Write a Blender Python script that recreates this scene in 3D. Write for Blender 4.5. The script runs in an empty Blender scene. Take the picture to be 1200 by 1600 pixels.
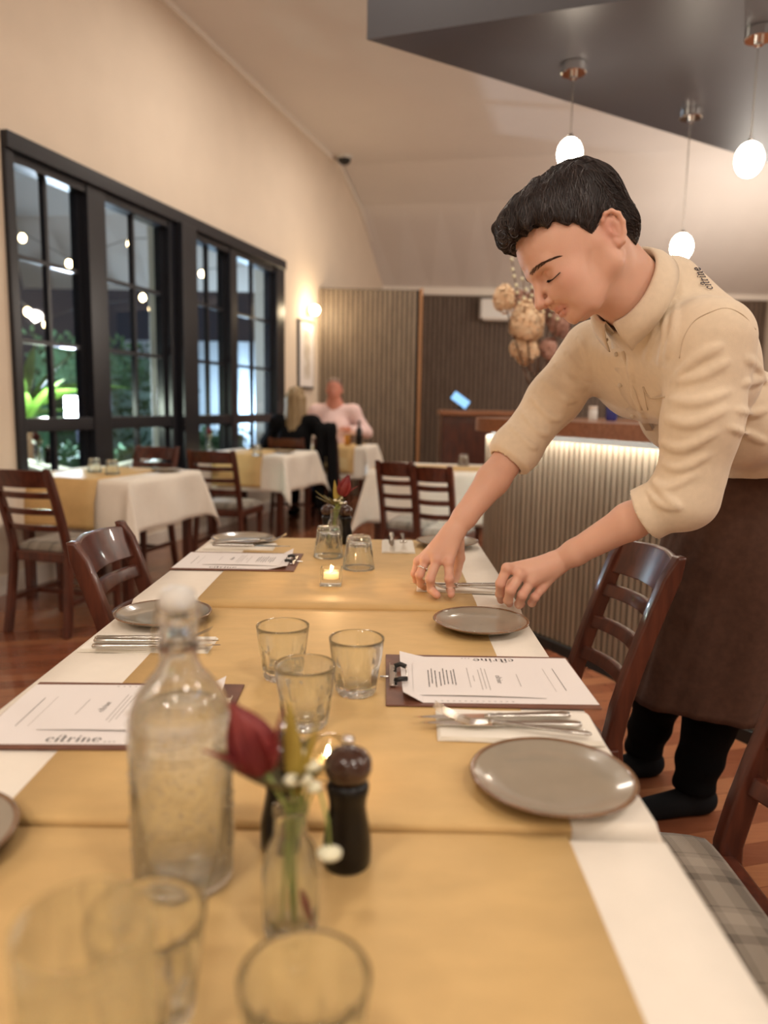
import bpy, bmesh, math, random
import numpy as np
from math import sin, cos, pi, radians, atan, atan2, sqrt, hypot
from mathutils import Vector, Matrix
random.seed(7); rng = np.random.RandomState(7)
S = bpy.context.scene; COL = S.collection

# ------------------------------------------------------------ camera
FPX = 1180.0; CAMZ = 1.2; TH = atan(168/FPX); ROLL = radians(1.0)
cd = bpy.data.cameras.new('camera'); cam = bpy.data.objects.new('camera', cd); COL.objects.link(cam)
cd.sensor_fit = 'VERTICAL'; cd.sensor_height = 36; cd.lens = 36*FPX/1600
cam.matrix_world = Matrix.Translation((0, 0, CAMZ)) @ Matrix.Rotation(pi/2-TH, 4, 'X') @ Matrix.Rotation(ROLL, 4, 'Z')
cd.clip_start = .02; cd.clip_end = 200
cd.dof.use_dof = True; cd.dof.focus_distance = 1.52; cd.dof.aperture_fstop = 2.3
S.camera = cam
S.view_settings.view_transform = 'Standard'; S.view_settings.look = 'None'
S.view_settings.gamma = 1; S.view_settings.use_curve_mapping = False
S.view_settings.exposure = 0.0

# ------------------------------------------------------------ world (night outside)
w = bpy.data.worlds.new('night'); S.world = w; w.use_nodes = True
w.node_tree.nodes['Background'].inputs[0].default_value = (.055, .07, .10, 1)
w.node_tree.nodes['Background'].inputs[1].default_value = .35

# ------------------------------------------------------------ fill lights (added discs and points without fittings, mostly out of view)
def area(name, loc, size, power, col=(1, .80, .58), rot=(0, 0, 0), spread=180):
    l = bpy.data.lights.new(name, 'AREA'); l.shape = 'DISK'; l.size = size; l.energy = power; l.color = col
    l.spread = radians(spread)
    o = bpy.data.objects.new(name, l); COL.objects.link(o); o.location = loc; o.rotation_euler = rot; return o
WARM = (1, .90, .79)
def fill_point(loc, power, r=.09, col=WARM):
    l = bpy.data.lights.new('room_fill', 'POINT'); l.energy = power; l.color = col; l.shadow_soft_size = r
    o = bpy.data.objects.new('room_fill', l); COL.objects.link(o); o.location = loc; return o
FILLS = [(-1.2, -.9, 30), (1.5, -.9, 40), (-.4, -2.6, 24), (3.4, .9, 30)]
for x, y, p in FILLS: area('ceiling_fill', (x, y, 4.24), .6, p, WARM)  # disc fills added under the ceiling for soft light from above
for x, y, z, p in ((-1.3, -1.6, 2.7, 42), (1.9, -1.7, 2.7, 42), (3.3, .6, 2.6, 48), (4.3, 3.4, 2.5, 60), (4.6, 6.9, 2.5, 95), (4.4, 9.6, 2.5, 110), (-3.0, .3, 2.7, 26)): fill_point((x, y, z), p)  # bare points added out of view to brighten ceiling and walls
for x, y, p in ((-.3, 3.4, 20), (-.5, 6.0, 30), (.4, 8.4, 34)): area('ceiling_fill', (x, y, 4.24), .6, p, WARM)  # more added disc fills, farther down the room

# ------------------------------------------------------------ maths between photograph and place
def ray(px, py):
    a = (px-600)/FPX; b = (800-py)/FPX
    a2 = a*cos(ROLL)-b*sin(ROLL); b2 = a*sin(ROLL)+b*cos(ROLL)
    return np.array([a2, cos(TH)+b2*sin(TH), -sin(TH)+b2*cos(TH)])
def P(px, py, Y): r = ray(px, py); t = Y/r[1]; return np.array([r[0]*t, Y, CAMZ+r[2]*t])
def T(px, py, z=.75): r = ray(px, py); t = (z-CAMZ)/r[2]; return np.array([r[0]*t, r[1]*t, z])

# ------------------------------------------------------------ materials
def nt(m): return m.node_tree.nodes, m.node_tree.links
def M(name, col, rough=.5, metal=0, var=0, vs=8, bump=0, bs=150, coat=0, trans=0, ior=1.45, sheen=0, emit=None, estr=0, col2=None, stretch=None, alpha=1, sss=0, spec=.5):
    m = bpy.data.materials.new(name); m.use_nodes = True; N, L = nt(m); b = N['Principled BSDF']
    b.inputs['Base Color'].default_value = (*col, 1); b.inputs['Roughness'].default_value = rough
    b.inputs['Metallic'].default_value = metal; b.inputs['IOR'].default_value = ior
    b.inputs['Coat Weight'].default_value = coat; b.inputs['Transmission Weight'].default_value = trans
    b.inputs['Sheen Weight'].default_value = sheen; b.inputs['Alpha'].default_value = alpha
    b.inputs['Specular IOR Level'].default_value = spec
    if sss: b.inputs['Subsurface Weight'].default_value = sss; b.inputs['Subsurface Radius'].default_value = (.01, .004, .002); b.inputs['Subsurface Scale'].default_value = 1
    if emit: b.inputs['Emission Color'].default_value = (*emit, 1); b.inputs['Emission Strength'].default_value = estr
    tc = N.new('ShaderNodeTexCoord'); mp = N.new('ShaderNodeMapping'); L.new(tc.outputs['Object'], mp.inputs[0])
    if stretch: mp.inputs['Scale'].default_value = stretch
    n = N.new('ShaderNodeTexNoise'); n.inputs['Scale'].default_value = vs; n.inputs['Detail'].default_value = 5; L.new(mp.outputs[0], n.inputs['Vector'])
    if var or col2:
        r = N.new('ShaderNodeValToRGB'); L.new(n.outputs['Fac'], r.inputs[0])
        c2 = col2 or tuple(min(1, c*(1+var)) for c in col); c1 = col if col2 else tuple(c*(1-var) for c in col)
        r.color_ramp.elements[0].position = .32; r.color_ramp.elements[1].position = .68
        r.color_ramp.elements[0].color = (*c1, 1); r.color_ramp.elements[1].color = (*c2, 1)
        L.new(r.outputs[0], b.inputs['Base Color'])
    if bump:
        n2 = N.new('ShaderNodeTexNoise'); n2.inputs['Scale'].default_value = bs; n2.inputs['Detail'].default_value = 3; L.new(mp.outputs[0], n2.inputs['Vector'])
        bp = N.new('ShaderNodeBump'); bp.inputs['Strength'].default_value = bump; bp.inputs['Distance'].default_value = .01
        L.new(n2.outputs['Fac'], bp.inputs['Height']); L.new(bp.outputs[0], b.inputs['Normal'])
    return m
def emis(name, col, s):
    m = bpy.data.materials.new(name); m.use_nodes = True; N, L = nt(m); N.remove(N['Principled BSDF'])
    e = N.new('ShaderNodeEmission'); e.inputs[0].default_value = (*col, 1); e.inputs[1].default_value = s
    L.new(e.outputs[0], N['Material Output'].inputs[0]); return m
def glassy(name, mix=.5, tint=(1, 1, 1), rough=0, ior=1.45):
    m = bpy.data.materials.new(name); m.use_nodes = True; N, L = nt(m); N.remove(N['Principled BSDF'])
    g = N.new('ShaderNodeBsdfGlass'); g.inputs['Color'].default_value = (*tint, 1); g.inputs['IOR'].default_value = ior; g.inputs['Roughness'].default_value = rough
    t = N.new('ShaderNodeBsdfTransparent'); t.inputs[0].default_value = (*tint, 1); mx = N.new('ShaderNodeMixShader'); mx.inputs[0].default_value = mix
    L.new(t.outputs[0], mx.inputs[1]); L.new(g.outputs[0], mx.inputs[2]); L.new(mx.outputs[0], N['Material Output'].inputs[0]); return m
def pane_mat(name, refl=1.0, tint=(.93, .95, .97)):
    m = bpy.data.materials.new(name); m.use_nodes = True; N, L = nt(m); N.remove(N['Principled BSDF'])
    g = N.new('ShaderNodeBsdfGlossy'); g.inputs['Roughness'].default_value = .02
    t = N.new('ShaderNodeBsdfTransparent'); t.inputs[0].default_value = (*tint, 1)
    f = N.new('ShaderNodeFresnel'); f.inputs[0].default_value = 1.5; mx = N.new('ShaderNodeMixShader')
    ge = N.new('ShaderNodeNewGeometry'); sb_ = N.new('ShaderNodeMath'); sb_.operation = 'SUBTRACT'; sb_.inputs[0].default_value = 1; L.new(ge.outputs['Backfacing'], sb_.inputs[1])
    mu = N.new('ShaderNodeMath'); mu.operation = 'MULTIPLY'; L.new(f.outputs[0], mu.inputs[0]); L.new(sb_.outputs[0], mu.inputs[1]); L.new(mu.outputs[0], mx.inputs[0]); L.new(t.outputs[0], mx.inputs[1]); L.new(g.outputs[0], mx.inputs[2]); L.new(mx.outputs[0], N['Material Output'].inputs[0]); return m
def floor_mat():
    m = M('timber_floor', (.2, .08, .04), .22, coat=.3); N, L = nt(m); b = N['Principled BSDF']
    tc = N.new('ShaderNodeTexCoord'); mp = N.new('ShaderNodeMapping'); mp.inputs['Rotation'].default_value = (0, 0, radians(-15.5))
    br = N.new('ShaderNodeTexBrick'); br.inputs['Scale'].default_value = 1; br.inputs['Brick Width'].default_value = 1.1; br.inputs['Row Height'].default_value = .085
    br.inputs['Mortar Size'].default_value = .0015; br.offset = .37; br.inputs['Bias'].default_value = 0
    br.inputs['Color1'].default_value = (0, 0, 0, 1); br.inputs['Color2'].default_value = (1, 1, 1, 1); br.inputs['Mortar'].default_value = (0, 0, 0, 1)
    L.new(tc.outputs['Object'], mp.inputs[0]); L.new(mp.outputs[0], br.inputs['Vector'])
    r = N.new('ShaderNodeValToRGB'); r.color_ramp.elements[0].color = (.13, .035, .016, 1); r.color_ramp.elements[1].color = (.40, .17, .075, 1)
    e = r.color_ramp.elements.new(.5); e.color = (.25, .085, .04, 1)
    n = N.new('ShaderNodeTexNoise'); n.inputs['Scale'].default_value = 6; n.inputs['Detail'].default_value = 6
    mp2 = N.new('ShaderNodeMapping'); mp2.inputs['Rotation'].default_value = (0, 0, radians(-15.5)); mp2.inputs['Scale'].default_value = (1, 14, 1)
    L.new(tc.outputs['Object'], mp2.inputs[0]); L.new(mp2.outputs[0], n.inputs['Vector'])
    mx = N.new('ShaderNodeMixRGB'); mx.inputs[0].default_value = .35; L.new(br.outputs['Color'], mx.inputs[1]); L.new(n.outputs['Fac'], mx.inputs[2])
    L.new(mx.outputs[0], r.inputs[0]); L.new(r.outputs[0], b.inputs['Base Color'])
    bp = N.new('ShaderNodeBump'); bp.inputs['Strength'].default_value = .3; bp.inputs['Distance'].default_value = .002; bp.invert = True
    L.new(br.outputs['Fac'], bp.inputs['Height']); L.new(bp.outputs[0], b.inputs['Normal'])
    return m
def plaid_mat(name, base, dark, light):
    m = M(name, base, .85, sheen=.2); N, L = nt(m); b = N['Principled BSDF']
    tc = N.new('ShaderNodeTexCoord'); sp = N.new('ShaderNodeSeparateXYZ'); L.new(tc.outputs['Object'], sp.inputs[0])
    prev = None
    for i, ax in enumerate(('X', 'Y')):
        mu = N.new('ShaderNodeMath'); mu.operation = 'MULTIPLY_ADD'; mu.inputs[1].default_value = 7.2; mu.inputs[2].default_value = 10.13+.3*i; L.new(sp.outputs[ax], mu.inputs[0])
        fr = N.new('ShaderNodeMath'); fr.operation = 'FRACT'; L.new(mu.outputs[0], fr.inputs[0])
        r = N.new('ShaderNodeValToRGB'); r.color_ramp.interpolation = 'CONSTANT'; L.new(fr.outputs[0], r.inputs[0])
        el = r.color_ramp.elements; el[0].position = 0; el[0].color = (*base, 1); el[1].position = .34; el[1].color = (*dark, 1)
        for p, c in ((.47, base), (.62, light), (.80, base), (.88, dark), (.90, base)): x = el.new(p); x.color = (*c, 1)
        if prev:
            mx = N.new('ShaderNodeMixRGB'); mx.inputs[0].default_value = .5; L.new(prev.outputs[0], mx.inputs[1]); L.new(r.outputs[0], mx.inputs[2]); L.new(mx.outputs[0], b.inputs['Base Color'])
        prev = r
    w_ = N.new('ShaderNodeTexWave'); w_.bands_direction = 'DIAGONAL'; w_.inputs['Scale'].default_value = 160; L.new(tc.outputs['Object'], w_.inputs['Vector'])
    bp = N.new('ShaderNodeBump'); bp.inputs['Strength'].default_value = .35; bp.inputs['Distance'].default_value = .001
    L.new(w_.outputs['Fac'], bp.inputs['Height']); L.new(bp.outputs[0], b.inputs['Normal']); return m
def skin_mat(name='skin', col=(.70, .425, .315)):
    m = M(name, col, .52, sss=.25, bump=.04, bs=320); N, L = nt(m); b = N['Principled BSDF']
    at = N.new('ShaderNodeAttribute'); at.attribute_name = 'tint'
    n = N.new('ShaderNodeTexNoise'); n.inputs['Scale'].default_value = 22; n.inputs['Detail'].default_value = 3
    mx = N.new('ShaderNodeMixRGB'); mx.inputs[1].default_value = (col[0]*.93, col[1]*.87, col[2]*.84, 1); mx.inputs[2].default_value = (col[0]*1.06, col[1]*1.08, col[2]*1.08, 1); L.new(n.outputs['Fac'], mx.inputs[0])
    m2 = N.new('ShaderNodeMixRGB'); m2.inputs[2].default_value = (.50, .13, .11, 1); L.new(at.outputs['Fac'], m2.inputs[0]); L.new(mx.outputs[0], m2.inputs[1]); L.new(m2.outputs[0], b.inputs['Base Color'])
    return m
K = {}
K['wall'] = M('cream_plaster', (.72, .61, .49), .85, var=.02, vs=3, bump=.08, bs=90)
K['ceiling'] = M('ceiling_paint', (.72, .67, .62), .8, var=.015, vs=2)
K['trim'] = M('white_trim', (.80, .74, .66), .5)
K['floor'] = floor_mat()
K['black'] = M('black_window_frame', (.012, .013, .018), .32, var=.1)
K['soffit'] = M('charcoal_soffit', (.085, .088, .10), .38, var=.06, vs=2)
K['kraft'] = M('kraft_paper', (.62, .415, .175), .62, var=.05, vs=14, bump=.06, bs=60, stretch=(1, 2.2, 1))
K['linen'] = M('white_tablecloth', (.84, .78, .68), .85, var=.015, vs=30, bump=.15, bs=500, sheen=.1)
K['wood'] = M('mahogany', (.050, .013, .008), .30, col2=(.11, .029, .015), vs=9, stretch=(5, 5, .8), coat=.25)
K['woodlight'] = M('red_brown_timber', (.26, .105, .045), .3, col2=(.36, .15, .07), vs=8, stretch=(1, 6, 6), coat=.2)
K['slat'] = M('slat_timber', (.22, .165, .115), .5, col2=(.29, .22, .155), vs=7, stretch=(3, 3, .5))
K['slatdark'] = M('slat_backing', (.014, .011, .009), .7, var=.05)
K['slatwall'] = M('dark_slat_timber', (.15, .10, .07), .5, col2=(.20, .14, .10), vs=6, stretch=(3, 3, .5))
K['edge'] = M('timber_edge', (.36, .18, .08), .4, var=.1, stretch=(4, 4, .5))
K['plaid'] = plaid_mat('plaid_fabric', (.25, .215, .17), (.085, .068, .052), (.36, .31, .25))
K['plaidblue'] = plaid_mat('pale_plaid_fabric', (.42, .43, .40), (.20, .22, .22), (.55, .53, .46))
K['plate'] = M('taupe_stoneware', (.30, .26, .20), .2, var=.05, vs=20, bump=.02, bs=60, coat=.6)
K['platerim'] = M('brown_glaze_rim', (.19, .105, .055), .25, var=.2, vs=40, coat=.5)
K['steel'] = M('polished_steel', (.72, .70, .66), .14, metal=1)
K['steelhandle'] = M('worn_steel', (.52, .50, .46), .25, metal=1)
K['chrome'] = M('chrome', (.85, .85, .85), .08, metal=1)
K['rubber'] = M('black_rubber', (.012, .012, .012), .4)
K['board'] = M('brown_board', (.13, .05, .03), .5, var=.15, vs=30, col2=(.17, .068, .04))
K['paper'] = M('menu_paper', (.80, .76, .74), .7)
K['napkin'] = M('napkin_linen', (.86, .82, .73), .9, bump=.2, bs=600)
K['ink'] = M('printed_ink', (.05, .045, .045), .6)
K['inkgrey'] = M('grey_ink', (.36, .33, .31), .7)
K['glass'] = glassy('clear_glass', .88, (.985, .995, .985))
K['bottleglass'] = glassy('bottle_glass', .85, (.992, 1, .997)); K['thinglass'] = glassy('thin_glass', .45, (.99, 1, .99))
K['water'] = glassy('water', .6, (.985, .995, .99), ior=1.33)
K['drops'] = glassy('droplets', .9, (1, 1, 1), ior=1.33)
K['frost'] = M('frosted_stopper', (.85, .84, .80), .35, trans=.35)
K['mill'] = M('black_lacquer', (.004, .003, .003), .28, coat=.1, spec=.35)
K['millhead'] = M('walnut_brown', (.05, .02, .012), .2, coat=.5, var=.15)
K['wax'] = M('wax', (.9, .8, .6), .5, trans=.2, emit=(1, .62, .25), estr=.6)
K['flame'] = emis('flame', (1, .62, .24), 500)
K['bulb'] = emis('bulb_glow', (1, .86, .68), 42)
K['festoon'] = emis('festoon_glow', (1, .72, .36), 26)
K['sconce'] = emis('sconce_glow', (1, .76, .46), 24)
K['led'] = emis('led_strip', (.93, 1, .94), 120)
K['flood'] = emis('flood_glow', (.80, .90, 1), 60)
K['petal'] = M('red_bract', (.15, .010, .018), .45, col2=(.25, .035, .03), vs=30)
K['petaly'] = M('yellow_bract', (.42, .30, .05), .5, var=.2)
K['leaf'] = M('leaf_green', (.10, .15, .035), .45, var=.25, vs=20)
K['leafred'] = M('bronze_leaf', (.13, .11, .035), .45, var=.25, vs=20)
K['stem'] = M('green_stem', (.25, .30, .08), .5, var=.1)
K['cream'] = M('cream_petal', (.78, .76, .56), .6)
K['yellow'] = M('yellow_centre', (.62, .52, .10), .6)
K['pane'] = pane_mat('window_glass')
K['palm'] = M('palm_green', (.14, .30, .05), .45, var=.3, vs=6)
K['hedge'] = M('hedge_green', (.045, .11, .05), .7, var=.3, vs=20)
K['ground'] = M('night_ground', (.05, .06, .045), .8, var=.3, vs=4)
K['fence'] = M('pale_fence', (.55, .60, .66), .6, var=.05)
K['column'] = M('pale_column', (.55, .55, .50), .6)
K['white'] = M('white_plastic', (.80, .80, .77), .35)
K['terracotta'] = M('terracotta_paving', (.55, .26, .14), .8, var=.1)
K['pink'] = M('pink_shirt', (.84, .62, .60), .8, var=.03, vs=20)
K['hairdark'] = M('dark_hair', (.007, .005, .006), .6, col2=(.014, .009, .009), vs=60)
K['hairstrand'] = M('dark_hair_strand', (.034, .023, .021), .32, spec=.6)
K['brow'] = M('eyebrow_hair', (.085, .045, .030), .6)
K['blond'] = M('blonde_hair', (.22, .14, .065), .5, col2=(.34, .24, .12), vs=40, stretch=(1, 1, .15))
K['hairgrey'] = M('short_grey_hair', (.20, .13, .10), .6)
K['blackcloth'] = M('black_fabric', (.006, .006, .007), .85, var=.1, spec=.15)
K['shirt'] = M('cream_shirt_linen', (.76, .635, .475), .85, var=.03, vs=70, bump=.12, bs=700, sheen=.25)
K['seam'] = M('shirt_seam', (.60, .48, .345), .85)
K['shirtbutton'] = M('shirt_button', (.66, .57, .45), .3)
K['apron'] = M('brown_apron_cotton', (.075, .035, .022), .85, col2=(.095, .045, .029), vs=60, bump=.1, bs=700)
K['trouser'] = M('black_trouser', (.0035, .0035, .004), .9, spec=.1)
K['thread'] = M('navy_thread', (.02, .02, .045), .6)
K['skin'] = skin_mat(); K['skin2'] = skin_mat('ruddy_skin', (.58, .24, .17))
K['silver'] = M('silver', (.85, .83, .8), .15, metal=1)
K['hyd'] = M('peach_hydrangea', (.90, .62, .38), .8, col2=(.97, .80, .58), vs=30)
K['hyd2'] = M('dusty_pink_hydrangea', (.50, .27, .21), .8, col2=(.68, .44, .36), vs=30)
K['twig'] = M('dry_twig', (.12, .06, .035), .8)
K['blue'] = M('blue_glass', (.02, .03, .22), .1, coat=.5)
K['screen'] = emis('screen_glow', (.28, .55, .9), 1.6)
K['picture'] = M('picture_print', (.70, .66, .60), .6, col2=(.45, .38, .30), vs=10)
K['cctv'] = M('smoked_dome', (.02, .02, .02), .15)

# ------------------------------------------------------------ mesh helpers
class MB:
    def __init__(s): s.v = []; s.f = []
    def add(s, vs, fs):
        o = len(s.v); s.v += [tuple(map(float, v)) for v in vs]; s.f += [tuple(i+o for i in f) for f in fs]; return s
    def box(s, c, d, R=None):
        hx, hy, hz = d[0]/2, d[1]/2, d[2]/2
        vs = [Vector((x, y, z)) for z in (-hz, hz) for y in (-hy, hy) for x in (-hx, hx)]
        if R is not None: vs = [R @ v for v in vs]
        vs = [v+Vector(c) for v in vs]
        return s.add(vs, [(0, 2, 3, 1), (4, 5, 7, 6), (0, 1, 5, 4), (2, 6, 7, 3), (0, 4, 6, 2), (1, 3, 7, 5)])
    def prism(s, poly, z0, z1):
        n = len(poly); a = sum(poly[i][0]*poly[(i+1) % n][1]-poly[(i+1) % n][0]*poly[i][1] for i in range(n))
        if a < 0: poly = poly[::-1]
        vs = [(x, y, z0) for x, y in poly]+[(x, y, z1) for x, y in poly]
        return s.add(vs, [tuple(range(n))[::-1], tuple(range(n, 2*n))]+[(i, (i+1) % n, (i+1) % n+n, i+n) for i in range(n)])
    def lathe(s, prof, n=32, c=(0, 0, 0), rf=None, cap=True):
        vs = []; fs = []; m = len(prof)
        for j, (r, z) in enumerate(prof):
            for i in range(n):
                a = 2*pi*i/n; rr = rf(r, z, a, j) if rf else r
                vs.append((c[0]+rr*cos(a), c[1]+rr*sin(a), c[2]+z))
        for j in range(m-1):
            for i in range(n): fs.append((j*n+i, j*n+(i+1) % n, (j+1)*n+(i+1) % n, (j+1)*n+i))
        if cap: fs.append(tuple(range(n))[::-1]); fs.append(tuple((m-1)*n+i for i in range(n)))
        return s.add(vs, fs)
    def tube(s, pts, rad, n=8, flat=None, up=None):
        pts = [Vector(p) for p in pts]; m = len(pts)
        if not hasattr(rad, '__len__'): rad = [rad]*m
        vs = []; fs = []; ref = Vector(up) if up is not None else None; pu = None
        for j, p in enumerate(pts):
            t = (pts[min(j+1, m-1)]-pts[max(j-1, 0)]).normalized()
            if pu is None:
                u = ref if ref is not None else (Vector((0, 0, 1)) if abs(t.z) < .9 else Vector((1, 0, 0)))
            else: u = pu
            u = (u-t*u.dot(t)).normalized(); v = t.cross(u); pu = u
            f = (flat[j] if hasattr(flat, '__len__') else flat) if flat else 1
            for i in range(n):
                a = 2*pi*i/n; vs.append(p+v*(rad[j]*cos(a))+u*(rad[j]*f*sin(a)))
        for j in range(m-1):
            for i in range(n): fs.append((j*n+i, j*n+(i+1) % n, (j+1)*n+(i+1) % n, (j+1)*n+i))
        fs.append(tuple(range(n))[::-1]); fs.append(tuple((m-1)*n+i for i in range(n)))
        return s.add(vs, fs)
    def ball(s, c, r, n=12, m=8):
        if not hasattr(r, '__len__'): r = (r, r, r)
        vs = [(c[0], c[1], c[2]-r[2])]
        for j in range(1, m):
            for i in range(n): a = 2*pi*i/n; b = -pi/2+pi*j/m; vs.append((c[0]+r[0]*cos(b)*cos(a), c[1]+r[1]*cos(b)*sin(a), c[2]+r[2]*sin(b)))
        vs.append((c[0], c[1], c[2]+r[2])); L = len(vs)-1
        fs = [(0, 1+(i+1) % n, 1+i) for i in range(n)]+[(L, L-n+i, L-n+(i+1) % n) for i in range(n)]
        for j in range(m-2):
            for i in range(n): fs.append((1+j*n+i, 1+j*n+(i+1) % n, 1+(j+1)*n+(i+1) % n, 1+(j+1)*n+i))
        return s.add(vs, fs)
    def leaf(s, base, d, L, wd, bend=.2, nrm=(0, -1, 0), thick=.0008, seg=7, tip=1.6):
        base = Vector(base); d = Vector(d).normalized(); nr = Vector(nrm); nr = (nr-d*nr.dot(d)).normalized(); sd = d.cross(nr)
        up = []; dn = []
        for j in range(seg+1):
            t = j/seg; wj = wd*(sin(pi*min(1, t*.93+.07)**.8))**.9*(1 if t < 1 else .02)
            wj = max(wj, wd*.04); c = base+d*(L*t)+nr*(bend*L*t*t)
            for q in (-1, 0, 1):
                p = c+sd*(q*wj)+nr*(abs(q)*wj*.45); up.append(p+nr*thick); dn.append(p-nr*thick)
        o = len(up); fs = []
        for j in range(seg):
            for q in (0, 1):
                a = j*3+q; fs.append((a, a+1, a+4, a+3)); fs.append((o+a, o+a+3, o+a+4, o+a+1))
            a = j*3; fs.append((a, a+3, o+a+3, o+a)); a = j*3+2; fs.append((a, o+a, o+a+3, a+3))
        return s.add(up+dn, fs)
    def build(s, name, mat, parent=None, smooth=False, bevel=0, bseg=2, angle=None, mats=None):
        me = bpy.data.meshes.new(name); me.from_pydata(s.v, [], s.f); me.update()
        if smooth: me.polygons.foreach_set('use_smooth', [True]*len(me.polygons))
        o = bpy.data.objects.new(name, me); COL.objects.link(o)
        if mat is not None: me.materials.append(mat)
        if parent: o.parent = parent
        if bevel:
            b = o.modifiers.new('bevel', 'BEVEL'); b.width = bevel; b.segments = bseg; b.limit_method = 'ANGLE'; b.angle_limit = radians(35)
            me.polygons.foreach_set('use_smooth', [True]*len(me.polygons)); w_ = o.modifiers.new('wn', 'WEIGHTED_NORMAL'); w_.keep_sharp = True
        if angle:
            me.polygons.foreach_set('use_smooth', [True]*len(me.polygons)); me.set_sharp_from_angle(angle=radians(angle))
        return o
def tag(o, label=None, cat=None, group=None, kind=None):
    if label: o['label'] = label
    if cat: o['category'] = cat
    if group: o['group'] = group
    if kind: o['kind'] = kind
    return o
def thing(name, label, cat, loc=(0, 0, 0), rz=0, group=None):
    o = bpy.data.objects.new(name, None); COL.objects.link(o); o.location = tuple(map(float, loc)); o.rotation_euler = (0, 0, rz); o.empty_display_size = .05
    return tag(o, label, cat, group)
def struct(o): o['kind'] = 'structure'; return o
def copy_tree(o, parent=None):
    c = o.copy(); COL.objects.link(c); c.parent = parent
    for ch in list(o.children): copy_tree(ch, c)
    return c
def Rz(a): return Matrix.Rotation(a, 3, 'Z')
def place(o, loc, rz, label, group=None):
    o.location = tuple(map(float, loc)); o.rotation_euler = (0, 0, rz); o['label'] = label
    if group: o['group'] = group
    return o
class Kind:   # builds one, then copies it
    def __init__(s, maker, *a): s.m = maker; s.a = a; s.first = None
    def __call__(s, loc, rz, label, group=None):
        if s.first is None: s.first = s.m(*s.a); o = s.first
        else: o = copy_tree(s.first)
        if 'group' in o.keys(): del o['group']
        if loc[2] > .7 and loc[1] < 2.6 and loc[2] < .8: loc = (loc[0], loc[1], loc[2]+lv(loc[1]))
        return place(o, loc, rz, label, group)
def spot(name, loc, power, col, r=.05):
    l = bpy.data.lights.new(name, 'POINT'); l.energy = power; l.color = col; l.shadow_soft_size = r
    o = bpy.data.objects.new(name, l); COL.objects.link(o); o.location = tuple(map(float, loc)); return o
# ============================================================ SETTING
PHI = radians(15.5); WX, WY = -2.32, 4.6; WD = np.array([sin(PHI), cos(PHI)]); WN = np.array([cos(PHI), -sin(PHI)])   # window wall line, room side normal
def wpt(t, off=0): p = np.array([WX, WY])+WD*t+WN*off; return float(p[0]), float(p[1])
RW = Rz(-PHI)   # local Y runs along the window wall
CZ = 4.33
def wbox(mb, t0, t1, z0, z1, o0, o1):
    poly = [wpt(t0, o0), wpt(t1, o0), wpt(t1, o1), wpt(t0, o1)]; return mb.prism(poly, z0, z1)
RX, RY, BY = 6.2, -4.2, 12.7
fl = MB().prism([wpt(-9.5, -.1), wpt(9.3, -.1), (RX+.2, 13.2), (RX+.2, RY-.2)], -.06, 0); struct(fl.build('floor', K['floor']))
T0, T1, ZB, ZT = .10, 4.27, .42, 2.76
m = MB(); wbox(m, -9.3, T0, 0, CZ+.1, -.2, 0); wbox(m, T1, 9.0, 0, CZ+.1, -.2, 0); wbox(m, T0, T1, ZT, CZ+.1, -.2, 0); wbox(m, T0, T1, 0, ZB, -.2, 0)
struct(m.build('wall_left', K['wall']))
m = MB().box(((RX-1)/2, BY+.1, 2.2), (RX+3, .2, 4.6)); struct(m.build('wall_back', K['slatdark']))
m = MB().box((RX+.1, 4.2, 2.2), (.2, 17.2, 4.6)); struct(m.build('wall_right', K['wall']))
m = MB().box((.8, RY-.1, 2.2), (12, .2, 4.6)); struct(m.build('wall_front', K['wall']))
# ceiling: flat part, then two raked parts dropping to the back wall
def line_y(x, p, q): return p[1]+(x-p[0])*(q[1]-p[1])/(q[0]-p[0])
A1, A2 = (-.674, 10.556), (2.09, 10.02)
yl = lambda x, d: line_y(x, A1, A2)+d
xl, xr = -6, RX+.2
def slab(c4, th=.06): return MB().add([*c4, *[(x, y, z+th) for x, y, z in c4]], [(0, 1, 2, 3)[::-1] if False else (0, 3, 2, 1), (4, 5, 6, 7), (0, 1, 5, 4), (1, 2, 6, 5), (2, 3, 7, 6), (3, 0, 4, 7)])
m = slab([(xl, RY-.2, CZ), (xr, RY-.2, CZ), (xr, yl(xr, 0), CZ), (xl, yl(xl, 0), CZ)])
m.v += slab([(xl, yl(xl, 0), CZ), (xr, yl(xr, 0), CZ), (xr, yl(xr, .85), 4.02), (xl, yl(xl, .85), 4.02)]).v; m.f += [tuple(i+8 for i in f) for f in m.f[:6]]
n_ = 24; o_ = len(m.v)
for i in range(n_+1):
    x = xl+(xr-xl)*i/n_; y = min(yl(x, .85), BY-.3); m.v += [(x, y, 4.02), (x, BY+.12, 2.995), (x, y, 4.08), (x, BY+.12, 3.055)]
for i in range(n_): a_ = o_+4*i; m.f += [(a_, a_+1, a_+5, a_+4), (a_+2, a_+6, a_+7, a_+3)]
struct(m.build('ceiling', K['ceiling']))
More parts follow.
